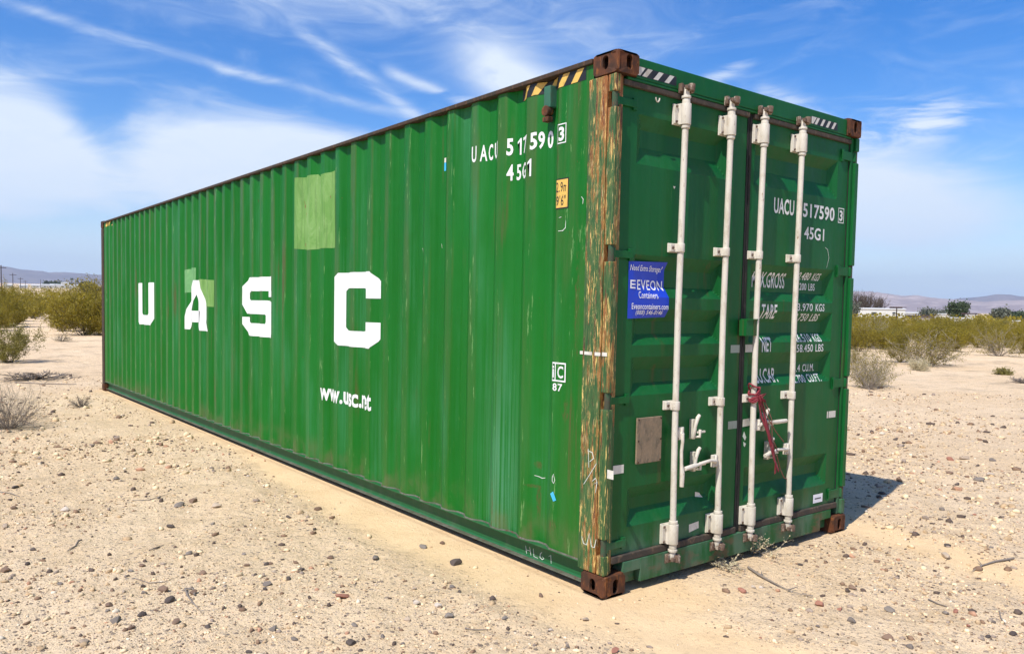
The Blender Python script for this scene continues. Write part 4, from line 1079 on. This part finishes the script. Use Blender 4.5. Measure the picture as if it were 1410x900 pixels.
def branchy(rg, n, h, spread, wob, r0, sub, droop=0., segs=5, sub2=0):
    """returns polylines (points, radii)"""
    out = []
    for i in range(n):
        az_ = rg.uniform(0, 6.283); tl = spread*math.sqrt(rg.uniform(.03, 1)); d_ = np.array([math.cos(az_)*math.sin(tl), math.sin(az_)*math.sin(tl), math.cos(tl)])
        p = np.array([math.cos(az_), math.sin(az_), 0])*rg.uniform(.0, .10)*h; ln = h*rg.uniform(.70, 1.08); pts = [p.copy()]
        for k in range(segs):
            d_ = d_+rg.normal(size=3)*wob; d_[2] += (.10-droop*k); d_ /= np.linalg.norm(d_); p = p+d_*ln/segs; p[2] = max(p[2], .01); pts.append(p.copy())
        out.append((pts, [r0*(1-.8*k/segs) for k in range(segs+1)], 0))
        for j in range(sub):
            k = rg.integers(1, segs); q = pts[k]+(pts[k+1]-pts[k])*rg.random(); dd = (pts[k+1]-pts[k]); dd = dd/np.linalg.norm(dd)+rg.normal(size=3)*.55; dd[2] += .15; dd /= np.linalg.norm(dd)
            l2 = ln*rg.uniform(.25, .5); pp = [q]
            for _ in range(3): dd = dd+rg.normal(size=3)*wob; dd /= np.linalg.norm(dd); q = q+dd*l2/3; pp.append(q)
            for u in pp: u[2] = max(u[2], .01)
            out.append((pp, [r0*.45, r0*.35, r0*.25, r0*.15], 1))
            for _ in range(sub2):
                k2 = rg.integers(1, 3); q2 = pp[k2]; d3 = rg.normal(size=3)*.7+dd; d3 /= np.linalg.norm(d3); l3 = l2*rg.uniform(.3, .6)
                out.append(([q2, q2+d3*l3*.5, q2+d3*l3+rg.normal(size=3)*l3*.1], [r0*.22, r0*.16, r0*.1], 2))
    return out
def sticks_mesh(name, br, mat, n=3):
    V = []; F = []
    for pts, rad, _ in br:
        o = len(V); pts = [np.asarray(p) for p in pts]
        for i, p in enumerate(pts):
            t = pts[min(i+1, len(pts)-1)]-pts[max(i-1, 0)]; t = t/(np.linalg.norm(t)+1e-9)
            a = np.array([0, 0, 1.]) if abs(t[2]) < .9 else np.array([1., 0, 0]); u = np.cross(t, a); u /= np.linalg.norm(u); v = np.cross(t, u)
            for k in range(n): q = 2*math.pi*k/n; V.append(p+(u*math.cos(q)+v*math.sin(q))*rad[i])
        for i in range(len(pts)-1):
            for k in range(n): a = o+i*n+k; b = o+i*n+(k+1) % n; F.append((a, b, b+n, a+n))
    return npmesh(name, V, F, mat, smooth=True)
def leaves_mesh(name, br, mat, rg, per, size, spread, lo=.35, levels=(0, 1, 2), asp=.5):
    C = []
    for pts, rad, lv in br:
        if lv not in levels: continue
        pts = np.asarray(pts); m = per if lv == 0 else int(per*.7)
        t = lo+(1-lo)*rg.random(m)**.7 if lv == 0 else rg.random(m); idx = t*(len(pts)-1); i = np.minimum(idx.astype(int), len(pts)-2); f = (idx-i)[:, None]
        C.append(pts[i]*(1-f)+pts[i+1]*f+rg.normal(size=(m, 3))*spread)
    C = np.concatenate(C); C[:, 2] = np.maximum(C[:, 2], size); m = len(C)
    a = rg.normal(size=(m, 3)); a[:, 2] = np.abs(a[:, 2])+.3; a /= np.linalg.norm(a, axis=1)[:, None]; b = np.cross(a, rg.normal(size=(m, 3))); b /= np.linalg.norm(b, axis=1)[:, None]
    s_ = size*rg.uniform(.6, 1.4, m)[:, None]; a = a*s_; b = b*s_*asp
    V = np.stack([C-a*.5, C+b*.5-a*.05, C+a*.5, C-b*.5-a*.05], 1).reshape(-1, 3); F = np.arange(4*m).reshape(-1, 4)
    return npmesh(name, V, F, mat)
BUSH = []
for k in range(7):
    rg = np.random.default_rng(300+k); h = 1.0
    br = branchy(rg, 26, 1.0, 1.12, .15, .008, 6, .015, 6, 2)
    BUSH.append((sticks_mesh('bush_stems', br, M_BARK2), leaves_mesh('bush_foliage', br, M_CREO if k != 5 else M_CREO2, rg, 36 if k != 3 else 18, .036, .045, .30)))
for k in range(2):                                                     # sparser, more grey wood than leaf
    rg = np.random.default_rng(330+k); br = branchy(rg, 34, 1.0, 1.25, .17, .009, 8, .03, 6, 2)
    BUSH.append((sticks_mesh('bush_stems', br, M_PALE), leaves_mesh('bush_foliage', br, M_CREO, rg, 9, .034, .03, .55)))
def bush(x, y, h, wd, k, label, group='creosote bushes around the clearing', name='creosote_bush'):
    z = float(TZ(x, y)); t = thing(name, label, 'bush', (x, y, z-.01), group); t.rotation_euler[2] = random.uniform(0, 6.28); t.scale = (wd, wd*random.uniform(.9, 1.1), h)
    linkobj('bush_stems', BUSH[k][0], t); linkobj('bush_foliage', BUSH[k][1], t); return t
random.seed(21)
def bush_px(px, py, hpx, wpx, k, label, **kw):
    x, y, z, t = ground_at(px, py); return bush(x, y, hpx*t/FF, wpx*t/FF/1.45, k, label, **kw)
# left side, measured
for a in ((116, 461, 64, 92, 0, 'large rounded olive bush beside the far left end of the container'),
          (86, 456, 38, 40, 1, 'small yellow green bush at the left foot of the big one by the container'),
          (12, 499, 50, 66, 5, 'dusty low bush at the left edge with litter on the sand below it'),
          (-40, 492, 60, 70, 2, 'bush cut off by the left picture edge behind the dusty low bush'),
          (20, 436, 38, 46, 3, 'bush with bare stems at the near end of the sandy gap on the left'),
          (4, 446, 46, 50, 4, 'olive bush at the left edge behind the dusty low bush'),
          (58, 425, 26, 30, 6, 'bush closing the far end of the sandy gap on the left'),
          (138, 446, 52, 60, 2, 'tall bush half hidden behind the far edge of the container')): bush_px(*a)
# right side, measured
for a in ((1280, 503, 42, 95, 7, 'wide half bare bush with pale wood behind the round straw tuft'),
          (1240, 498, 44, 46, 3, 'green bush left of the half bare one on the right'),
          (1196, 534, 52, 62, 8, 'thin twiggy bush standing right beside the door end of the container'),
          (1375, 490, 34, 56, 7, 'low half bare bush at the far edge of the open sand on the right'),
          (1195, 478, 40, 54, 8, 'grey twiggy bush beyond the thin one beside the container'),
          (1405, 487, 40, 34, 0, 'olive bush at the right picture edge on the open sand'),
          (1330, 474, 36, 60, 1, 'yellow green bush behind the gap between the two half bare ones'),
          (1178, 500, 22, 34, 8, 'small pale bush tucked behind the right edge of the container')): bush_px(*a)
LB = 'olive creosote bush in the dense belt on the left behind the container'; RB = 'olive creosote bush in the dense belt on the right before the white homes'
def belt(a0, a1, r0_, r1_, n, lab, grp, ok):
    c = 0; tries = 0; pos = []
    while c < n and tries < 9000:
        tries += 1; r_ = r0_*(r1_/r0_)**(random.random()**.9); a_ = random.uniform(a0, a1); x = CAMP.x+r_*math.sin(math.radians(a_)); y = CAMP.y+r_*math.cos(math.radians(a_))
        if not ok(a_, r_) or cdist(x, y) < 2.5: continue
        if any((x-p)**2+(y-q)**2 < (1.0+r_*.004)**2 for p, q in pos): continue
        pos.append((x, y)); h = random.uniform(1.05, 1.6) if a_ < 40 else random.uniform(.85, 1.22); bush(x, y, h, h*random.uniform(.75, 1.0)+.2, random.choice([0, 1, 2, 4, 6, 0, 1, 3, 5]), lab, grp); c += 1
def okl(a_, r_):
    if 7.6 < a_ < 9.3 and r_ < 80: return False       # the sandy gap
    if a_ >= 10.0: return r_ > 38
    return r_ > 42
def okr(a_, r_): return r_ > (36 if a_ < 63 else 30+(a_-60)*1.4)
belt(5.0, 13, 26, 150, 78, LB, 'creosote bushes of the left belt', okl)
belt(-14, 5.0, 30, 90, 26, LB, 'creosote bushes of the left belt', okl)
belt(60, 72, 36, 135, 92, RB, 'creosote bushes of the right belt', okr)
belt(72, 90, 34, 90, 24, RB, 'creosote bushes of the right belt', okr)
# the far scrub reads as one mass
rg = np.random.default_rng(5); C = []; S = []
for a0, a1, n in ((-14, 20, 2300), (50, 90, 1500)):
    a_ = np.radians(rg.uniform(a0, a1, n)); r_ = 125*(7.0)**rg.random(n); x = CAMP.x+r_*np.sin(a_); y = CAMP.y+r_*np.cos(a_); hh = rg.uniform(.8, 1.7, n)
    for j in range(26):
        C.append(np.stack([x+rg.normal(size=n)*.75, y+rg.normal(size=n)*.75, TZ(x, y)+hh*rg.uniform(.1, 1, n)], 1)); S.append(np.full(n, .42)*rg.uniform(.6, 1.3, n))
C = np.concatenate(C); S = np.concatenate(S)[:, None]; m = len(C)
a = rg.normal(size=(m, 3)); a /= np.linalg.norm(a, axis=1)[:, None]; b = np.cross(a, rg.normal(size=(m, 3))); b /= np.linalg.norm(b, axis=1)[:, None]
Vv = np.stack([C-a*S*.5, C+b*S*.4, C+a*S*.5, C-b*S*.4], 1).reshape(-1, 3)
props(linkobj('distant_scrub', npmesh('distant_scrub', Vv, np.arange(4*m).reshape(-1, 4), M_CREO)), 'far olive scrub covering the plain below the mountains', 'scrub', kind='stuff')
# dry shrubs and tufts
def dry(name, px, py, h, wd, label, n, spread, mat, r0=.0045, sub=8, sub2=2, leaf=None, seed=1, cat='dry shrub', per=4, lsz=.022):
    x, y, z, t = ground_at(px, py); rg = np.random.default_rng(seed); br = branchy(rg, n, 1.0, spread, .20, r0/h, sub, .02, 5, sub2)
    th_ = thing(name, label, cat, (x, y, z-.005)); th_.scale = (wd, wd, h)
    linkobj('twigs', sticks_mesh('twigs', br, mat), th_)
    if leaf: linkobj('leaves', leaves_mesh('leaves', br, leaf, rg, per, lsz/h, .02, .4), th_)
    return th_
dry('dry_shrub', 12, 590, .52, .52, 'dense grey leafless shrub at the left picture edge', 90, 1.35, M_TWIG, .0032, 7, 2, None, 61)
dry('dry_shrub', 112, 560, .17, .22, 'small brown dead tuft on the sand near the far end of the container', 30, 1.35, M_TWIG, .004, 6, 1, None, 62)
dry('dry_shrub', 50, 522, .16, .75, 'flat scatter of dead branches before the dusty low bush on the left', 34, 1.52, M_TWIG, .006, 6, 2, None, 63)
dry('dry_shrub', 85, 470, .30, .45, 'bare grey shrub right of the dusty bush on the left', 26, 1.3, M_TWIG, .006, 6, 1, M_CREO2, 64, per=2)
dry('straw_tuft', 1267, 510, .36, .34, 'round straw coloured tuft in front of the half bare bush', 110, 1.25, M_DRY, .0035, 5, 2, M_DRY, 65, 'tuft', 3)
dry('green_tuft', 1381, 516, .20, .27, 'small yellow green tuft alone on the open sand at the right', 60, 1.3, M_PALE, .0035, 5, 1, M_CREO2, 66, 'tuft', 8)
dry('dry_shrub', 1408, 527, .16, .42, 'brown broken twigs at the right picture edge', 34, 1.45, M_TWIG, .0045, 6, 1, None, 67)
dry('dry_shrub', 1198, 536, .62, .50, 'pale bare twigs tangled low around the thin bush beside the container', 46, 1.2, M_PALE, .0048, 6, 2, M_CREO2, 68, per=2)
# weed and stick at the door sill
dry('dry_weed', 1036, 762, .16, .22, 'dry weed with yellow bits against the door sill under the third locking bar', 18, 1.35, M_PALE, .0022, 5, 2, M_DRY, 71, 'weed', 4, .012)
dry('dry_weed', 1002, 781, .07, .13, 'smaller tangle of dry straw weed left of the bigger one at the sill', 16, 1.4, M_PALE, .0018, 4, 1, M_DRY, 72, 'weed', 3, .010)
def stick(pxs, rad, label, mat=None, twigs=()):
    P_ = []
    for px, py in pxs:
        x, y, z, t = ground_at(px, py); P_.append(Vector((x, y, z+rad*1.1+random.uniform(0, .006))))
    mb = MB(); mb.tube([p for p in P_], [rad*(.6+.4*math.sin(i+1)) for i in range(len(P_))], 7)
    for a_, (dx_, dy_, dz_) in twigs: mb.tube([P_[a_], P_[a_]+Vector((dx_, dy_, dz_))], [rad*.6, rad*.25], 5)
    o = mb.build('stick', mat or M_TWIG); c = P_[0].copy()
    for v in o.data.vertices: v.co -= c
    o.location = c; return props(o, label, 'stick')
stick([(1030, 783), (1048, 795), (1066, 805), (1085, 814), (1103, 820), (1119, 823)], .008, 'long curved grey stick lying out from the weed at the door sill', twigs=((1, (.05, .03, .01)), (3, (.06, -.02, .012))))
stick([(1396, 770), (1370, 774), (1352, 780), (1338, 788)], .007, 'forked twig on the gravel at the right', twigs=((2, (.05, .05, .02)),))
stick([(1376, 842), (1378, 852), (1384, 860)], .004, 'short upright twig beside a blue grey pebble at lower right')
stick([(255, 812), (258, 822), (266, 832), (276, 842), (300, 841)], .005, 'snapped grey twig at lower left', twigs=((1, (.03, .05, .03)), (2, (-.03, .04, .01))))
stick([(184, 796), (205, 803), (225, 802), (243, 795)], .0028, 'thin bent twig above the smooth dark oval stone')
stick([(205, 758), (216, 755), (226, 750)], .0028, 'straight thin twig on the middle of the left gravel')
stick([(182, 690), (205, 689), (225, 683), (232, 680)], .003, 'long thin twig in the upper left gravel')
stick([(108, 745), (104, 752), (92, 760)], .004, 'grey twig scrap near the left picture edge', twigs=((1, (.05, .02, .02)),))
stick([(0, 678), (14, 680), (27, 684)], .004, 'grey twig crossing the left picture edge')
stick([(268, 820), (266, 812), (256, 812)], .006, 'broken stub of a twig beside the brown stone at lower left')
stick([(1278, 826), (1292, 832), (1304, 836)], .004, 'thin pale twig right of the wheel track')
stick([(640, 866), (655, 868), (672, 867)], .0025, 'thin straw stem near the bottom edge')
stick([(20, 527), (60, 529), (105, 530)], .010, 'long grey branch lying on the sand on the left', twigs=((1, (.2, .3, .08)),))

# ------------------------------------------------------------------ trees, homes and poles in the distance
def tree(x, y, h, wd, label, leafmat, per, seed, name='tree', cat='tree', grp=None, n=16, spread=.62, lsz=.35, sub2=2, sub=6):
    z = float(TZ(x, y)); rg = np.random.default_rng(seed); t = thing(name, label, cat, (x, y, z-.05), grp)
    mb_ = [([(0, 0, 0), (.02*h, 0, .15*h), (0, .02*h, .34*h)], [.035*h, .028*h, .022*h], 9)]
    br = branchy(rg, n, h*.74, spread, .14, .012*h, sub, 0, 5, sub2); sx = wd/h
    br = [([np.array([p[0]*sx*1.3, p[1]*sx*1.3, p[2]+.28*h*0+h*.26]) for p in pts], rad, lv) for pts, rad, lv in br]
    linkobj('trunk', sticks_mesh('trunk', mb_+br, M_BARK, 5), t)
    if per: linkobj('crown', leaves_mesh('crown', br, leafmat, rg, per, lsz, .25, .4, asp=.7), t)
    return t
def polar(px, dist):
    """a spot on the plain at a bearing and distance from the camera"""
    d_ = fw+rt*((px-CX)/FF)-up*((440-CY)/FF); a_ = math.atan2(d_.x, d_.y); return CAMP.x+dist*math.sin(a_), CAMP.y+dist*math.cos(a_), a_
x, y, _ = polar(1318, 165); tree(x, y, 3.55, 2.9, 'dark green tree beside the low white house on the right', M_TREE, 15, 81, lsz=.34, n=22)
x, y, _ = polar(1194, 195); 
for k, (dx_, lab) in enumerate(((-2.6, 'left'), (0, 'middle'), (2.8, 'right'))):
    x, y, a_ = polar(1194+dx_*5, 195+k*3); tree(x, y, 5.5-.5*(k == 2), 3.4, lab+' one of three bare grey trees behind the long white home', None, 0, 83+k, name='bare_tree', grp='bare trees behind the white home', n=40, spread=.55, sub2=4)
x, y, _ = polar(1276, 175); tree(x, y, 2.6, 2.2, 'pale sparse tree behind the grey shed', M_OLIVE, 8, 87, lsz=.3)
x, y, _ = polar(1290, 185); tree(x, y, 2.5, 2.2, 'thin grey tree between the shed and the dark green tree', M_OLIVE, 5, 88, lsz=.3)
x, y, _ = polar(1378, 170); tree(x, y, 2.75, 2.5, 'grey green tree left of the green clump at the right edge', M_OLIVE, 14, 89, lsz=.34)
x, y, _ = polar(1398, 175); tree(x, y, 2.1, 3.0, 'deep green tree at the right picture edge', M_TREE, 22, 90, lsz=.4)
x, y, _ = polar(1409, 178); tree(x, y, 2.0, 2.6, 'second deep green tree cut by the right picture edge', M_TREE, 20, 91, lsz=.4)
x, y, _ = polar(1173, 150); tree(x, y, 2.9, 1.6, 'grey green sapling between the container and the long white home', M_OLIVE, 14, 92, lsz=.25)
M_WALL = mat_flat('white_siding', (.55, .55, .51), .7, (.5, .45, .38), .3, 1.5); M_ROOFW = mat_flat('white_roof', (.60, .60, .57), .6, (.5, .5, .45), .2, 1)
M_GREY = mat_flat('grey_boards', (.30, .27, .25), .8, (.2, .16, .14), .5, 2); M_WIN = mat_flat('dark_window', (.03, .035, .04), .2, (.06, .06, .06), .2, 3); M_DK = mat_flat('dark_canopy', (.045, .025, .022), .8, (.08, .05, .04), .3, 2)
def house(px, dist, wd, dp, h, label, wins, wall=None, roof=None, rh=.35, turn=0, over=.15, cat='house', name='mobile_home'):
    x, y, a_ = polar(px, dist); t = thing(name, label, cat, (x, y, float(TZ(x, y))-.05)); t.rotation_euler[2] = -a_+turn
    mb = MB(); mb.box((-wd/2, -dp/2, 0), (wd/2, dp/2, h)); mb.build('wall', wall or M_WALL, t)
    mb = MB(); o = over; w2, d2 = wd/2+o, dp/2+o
    mb.add([(-w2, -d2, h), (w2, -d2, h), (w2, d2, h), (-w2, d2, h), (-w2, -d2, h+.10), (w2, -d2, h+.10), (w2, d2, h+.10), (-w2, d2, h+.10), (-w2, 0, h+.10+rh), (w2, 0, h+.10+rh)],
           [(0, 3, 2, 1), (0, 1, 5, 4), (2, 3, 7, 6), (4, 5, 9, 8), (6, 7, 8, 9), (1, 2, 6, 9, 5), (3, 0, 4, 8, 7)]); mb.build('roof', roof or M_ROOFW, t)
    for wx, wz, ww, wh in wins:
        mb = MB(); mb.box((wx-ww/2, -dp/2-.04, wz-wh/2), (wx+ww/2, -dp/2+.02, wz+wh/2)); wo = mb.build('window', M_WIN, t)
        mb = MB(); mb.box((wx-ww/2-.08, -dp/2-.06, wz-wh/2-.08), (wx+ww/2+.08, -dp/2-.041, wz-wh/2)); mb.build('sill', M_WALL, wo)
    return t
house(1196, 165, 11.5, 5, 2.35, 'long white mobile home beyond the right belt of bushes', [(-2.9, 1.55, .8, .6), (.6, 1.5, .85, .6), (3.9, 1.7, .5, .3)], rh=.16, turn=.10)
house(1243, 182, 8, 4.5, 1.85, 'low white annex right of the long mobile home', [(-1.5, 1.1, .8, .6)], rh=.15)
house(1264, 170, 5.4, 4, 1.35, 'grey board shed with a dark flat roof behind the bushes', [(-.8, .9, .5, .5)], M_GREY, M_DK, .05, 0, .3, 'shed', 'shed')
house(1302, 185, 10.5, 5, 1.75, 'long low white house with a white flat roof, left of the dark green tree', [(-2.5, 1.1, .8, .5)], rh=.08, name='house')
house(1322, 150, 2.7, 3, 1.05, 'small cream shed in front of the dark green tree', [(0, .6, .4, .3)], rh=.12, cat='shed', name='shed')
house(1399, 140, .9, .8, .85, 'tiny white box hut among the bushes at the right', [(0, .5, .2, .2)], rh=.06, cat='hut', name='hut')
def canopy(px, dist, wd, h, label, legs):
    x, y, a_ = polar(px, dist); t = thing('canopy', label, 'canopy', (x, y, float(TZ(x, y)))); t.rotation_euler[2] = -a_
    mb = MB(); mb.box((-wd/2, -1, h), (wd/2, 1, h+.22)); mb.box((wd/2, -.9, h+.12), (wd/2+.5, .9, h+.18)); mb.build('roof', M_DK, t)
    for lx in legs: mb = MB(); mb.box((lx-.07, -.07, 0), (lx+.07, .07, h)); mb.build('post', M_DK, t)
canopy(1233, 125, 1.6, 2.25, 'dark flat canopy on a single post before the white annex', (.1,))
canopy(1334, 160, 2.4, 1.75, 'dark flat overhang beside the small cream shed', (-1.0, 1.0))
# left: poles and the little town
M_POLE = mat_flat('pole_wood', (.075, .055, .05), .9, (.12, .1, .09), .4, 2)
for px, top, dist, lab in ((2.5, 365, 255, 'nearest and tallest wooden utility pole at the left edge'), (18.5, 376, 360, 'second wooden utility pole in the row on the left'), (28.8, 382, 455, 'third wooden utility pole in the row on the left'),
                           (35.5, 386, 560, 'fourth and smallest crossarm pole of the row'), (56.5, 384.5, 640, 'thin lone pole right of the row of crossarm poles')):
    x, y, a_ = polar(px, dist); z = float(TZ(x, y)); d_ = fw+rt*((px-CX)/FF)-up*((top-CY)/FF); h = CAMP.z+d_.z*dist/math.hypot(d_.x, d_.y)-z
    t = thing('utility_pole', lab, 'utility pole', (x, y, z), 'utility poles crossing the plain'); t.rotation_euler[2] = -a_+.3
    mb = MB(); mb.tube([(0, 0, -.3), (0, 0, h)], [.17, .11], 8); mb.build('pole', M_POLE, t)
    if px < 50:
        mb = MB(); mb.box((-1.2, -.20, h-.75), (1.2, -.10, h-.60)); mb.build('crossarm', M_POLE, t)
        for q in (-1.1, -.5, .5, 1.1): mb = MB(); mb.tube([(q, -.15, h-.61), (q, -.15, h-.42)], .05, 6); mb.build('insulator', M_GREY, t)
for px, dist, wd, h, lab in ((93, 760, 16, 2.6, 'long white roofed house in the far town on the left'), (66, 720, 9, 2.4, 'white house near the middle of the far town'), (75, 800, 6, 2.6, 'small pale house right of the middle of the far town'),
                             (90, 900, 7, 4.4, 'bright white building behind the long roof in the far town'), (50, 700, 6, 2.0, 'cream house left of the middle of the far town'), (33, 650, 5, 1.8, 'cream hut near the utility poles'), (12, 620, 5, 1.8, 'tan hut between the first two utility poles'), (100, 640, 4, 1.6, 'low pale shed at the right of the far town')):
    house(px, dist, wd, 7, h, lab, [(-wd*.2, h*.5, wd*.12, h*.3), (wd*.2, h*.5, wd*.12, h*.3)], rh=.7, name='house')
random.seed(8)
for k in range(20):
    px = random.uniform(64, 100); x, y, _ = polar(px, random.uniform(880, 1050)); tree(x, y, random.uniform(3.5, 6.5), random.uniform(6, 9), 'round dark green tree of the cluster in the far town', M_TREE, 7, 200+k, grp='trees of the far town', n=12, lsz=1.4, sub=3, sub2=0)
for px, lab in ((99.5, 'taller fan palm rising over the far town'), (106.5, 'shorter fan palm right of the tall one in the far town')):
    x, y, _ = polar(px, 900); z = float(TZ(x, y)); t = thing('palm_tree', lab, 'palm tree', (x, y, z)); h = 8.5 if px < 102 else 6.5
    mb = MB(); mb.tube([(0, 0, 0), (.1, 0, h*.5), (0, 0, h)], [.3, .22, .2], 7); mb.build('trunk', M_BARK, t)
    rg = np.random.default_rng(4); br = [([np.array([0, 0, h]), np.array([math.cos(q)*.9, math.sin(q)*.9, h+.9*math.sin(q*3)]), np.array([math.cos(q)*1.7, math.sin(q)*1.7, h-.3+.8*math.sin(q*3)])], [.05, .04, .02], 1) for q in np.linspace(0, 6.28, 22)]
    linkobj('crown', leaves_mesh('crown', br, M_TREE, rg, 12, .7, .18), t)
x, y, _ = polar(118, 320); tree(x, y, 4.0, 4.2, 'brownish sparse tree rising over the left belt near the container', M_CREO2, 22, 95, lsz=.5)
x, y, _ = polar(128, 330); tree(x, y, 3.2, 4.6, 'lower brownish tree touching the container edge on the left', M_CREO2, 22, 96, lsz=.5)

# ------------------------------------------------------------------ air
mb = MB(); mb.box((-9200, -9200, -3), (9200, 9200, 430)); 
M_HZ = bpy.data.materials.new('haze_air'); M_HZ.use_nodes = True; nt = M_HZ.node_tree; nt.nodes.remove(nt.nodes['Principled BSDF'])
pv = nt.nodes.new('ShaderNodeVolumePrincipled'); pv.inputs['Color'].default_value = (.74, .86, 1.0, 1); pv.inputs['Density'].default_value = 0.00012; pv.inputs['Anisotropy'].default_value = .1
nt.links.new(pv.outputs[0], nt.nodes['Material Output'].inputs['Volume'])
hz = mb.build('haze', M_HZ); props(hz, 'thin pale desert haze over the plain', 'haze', kind='stuff')
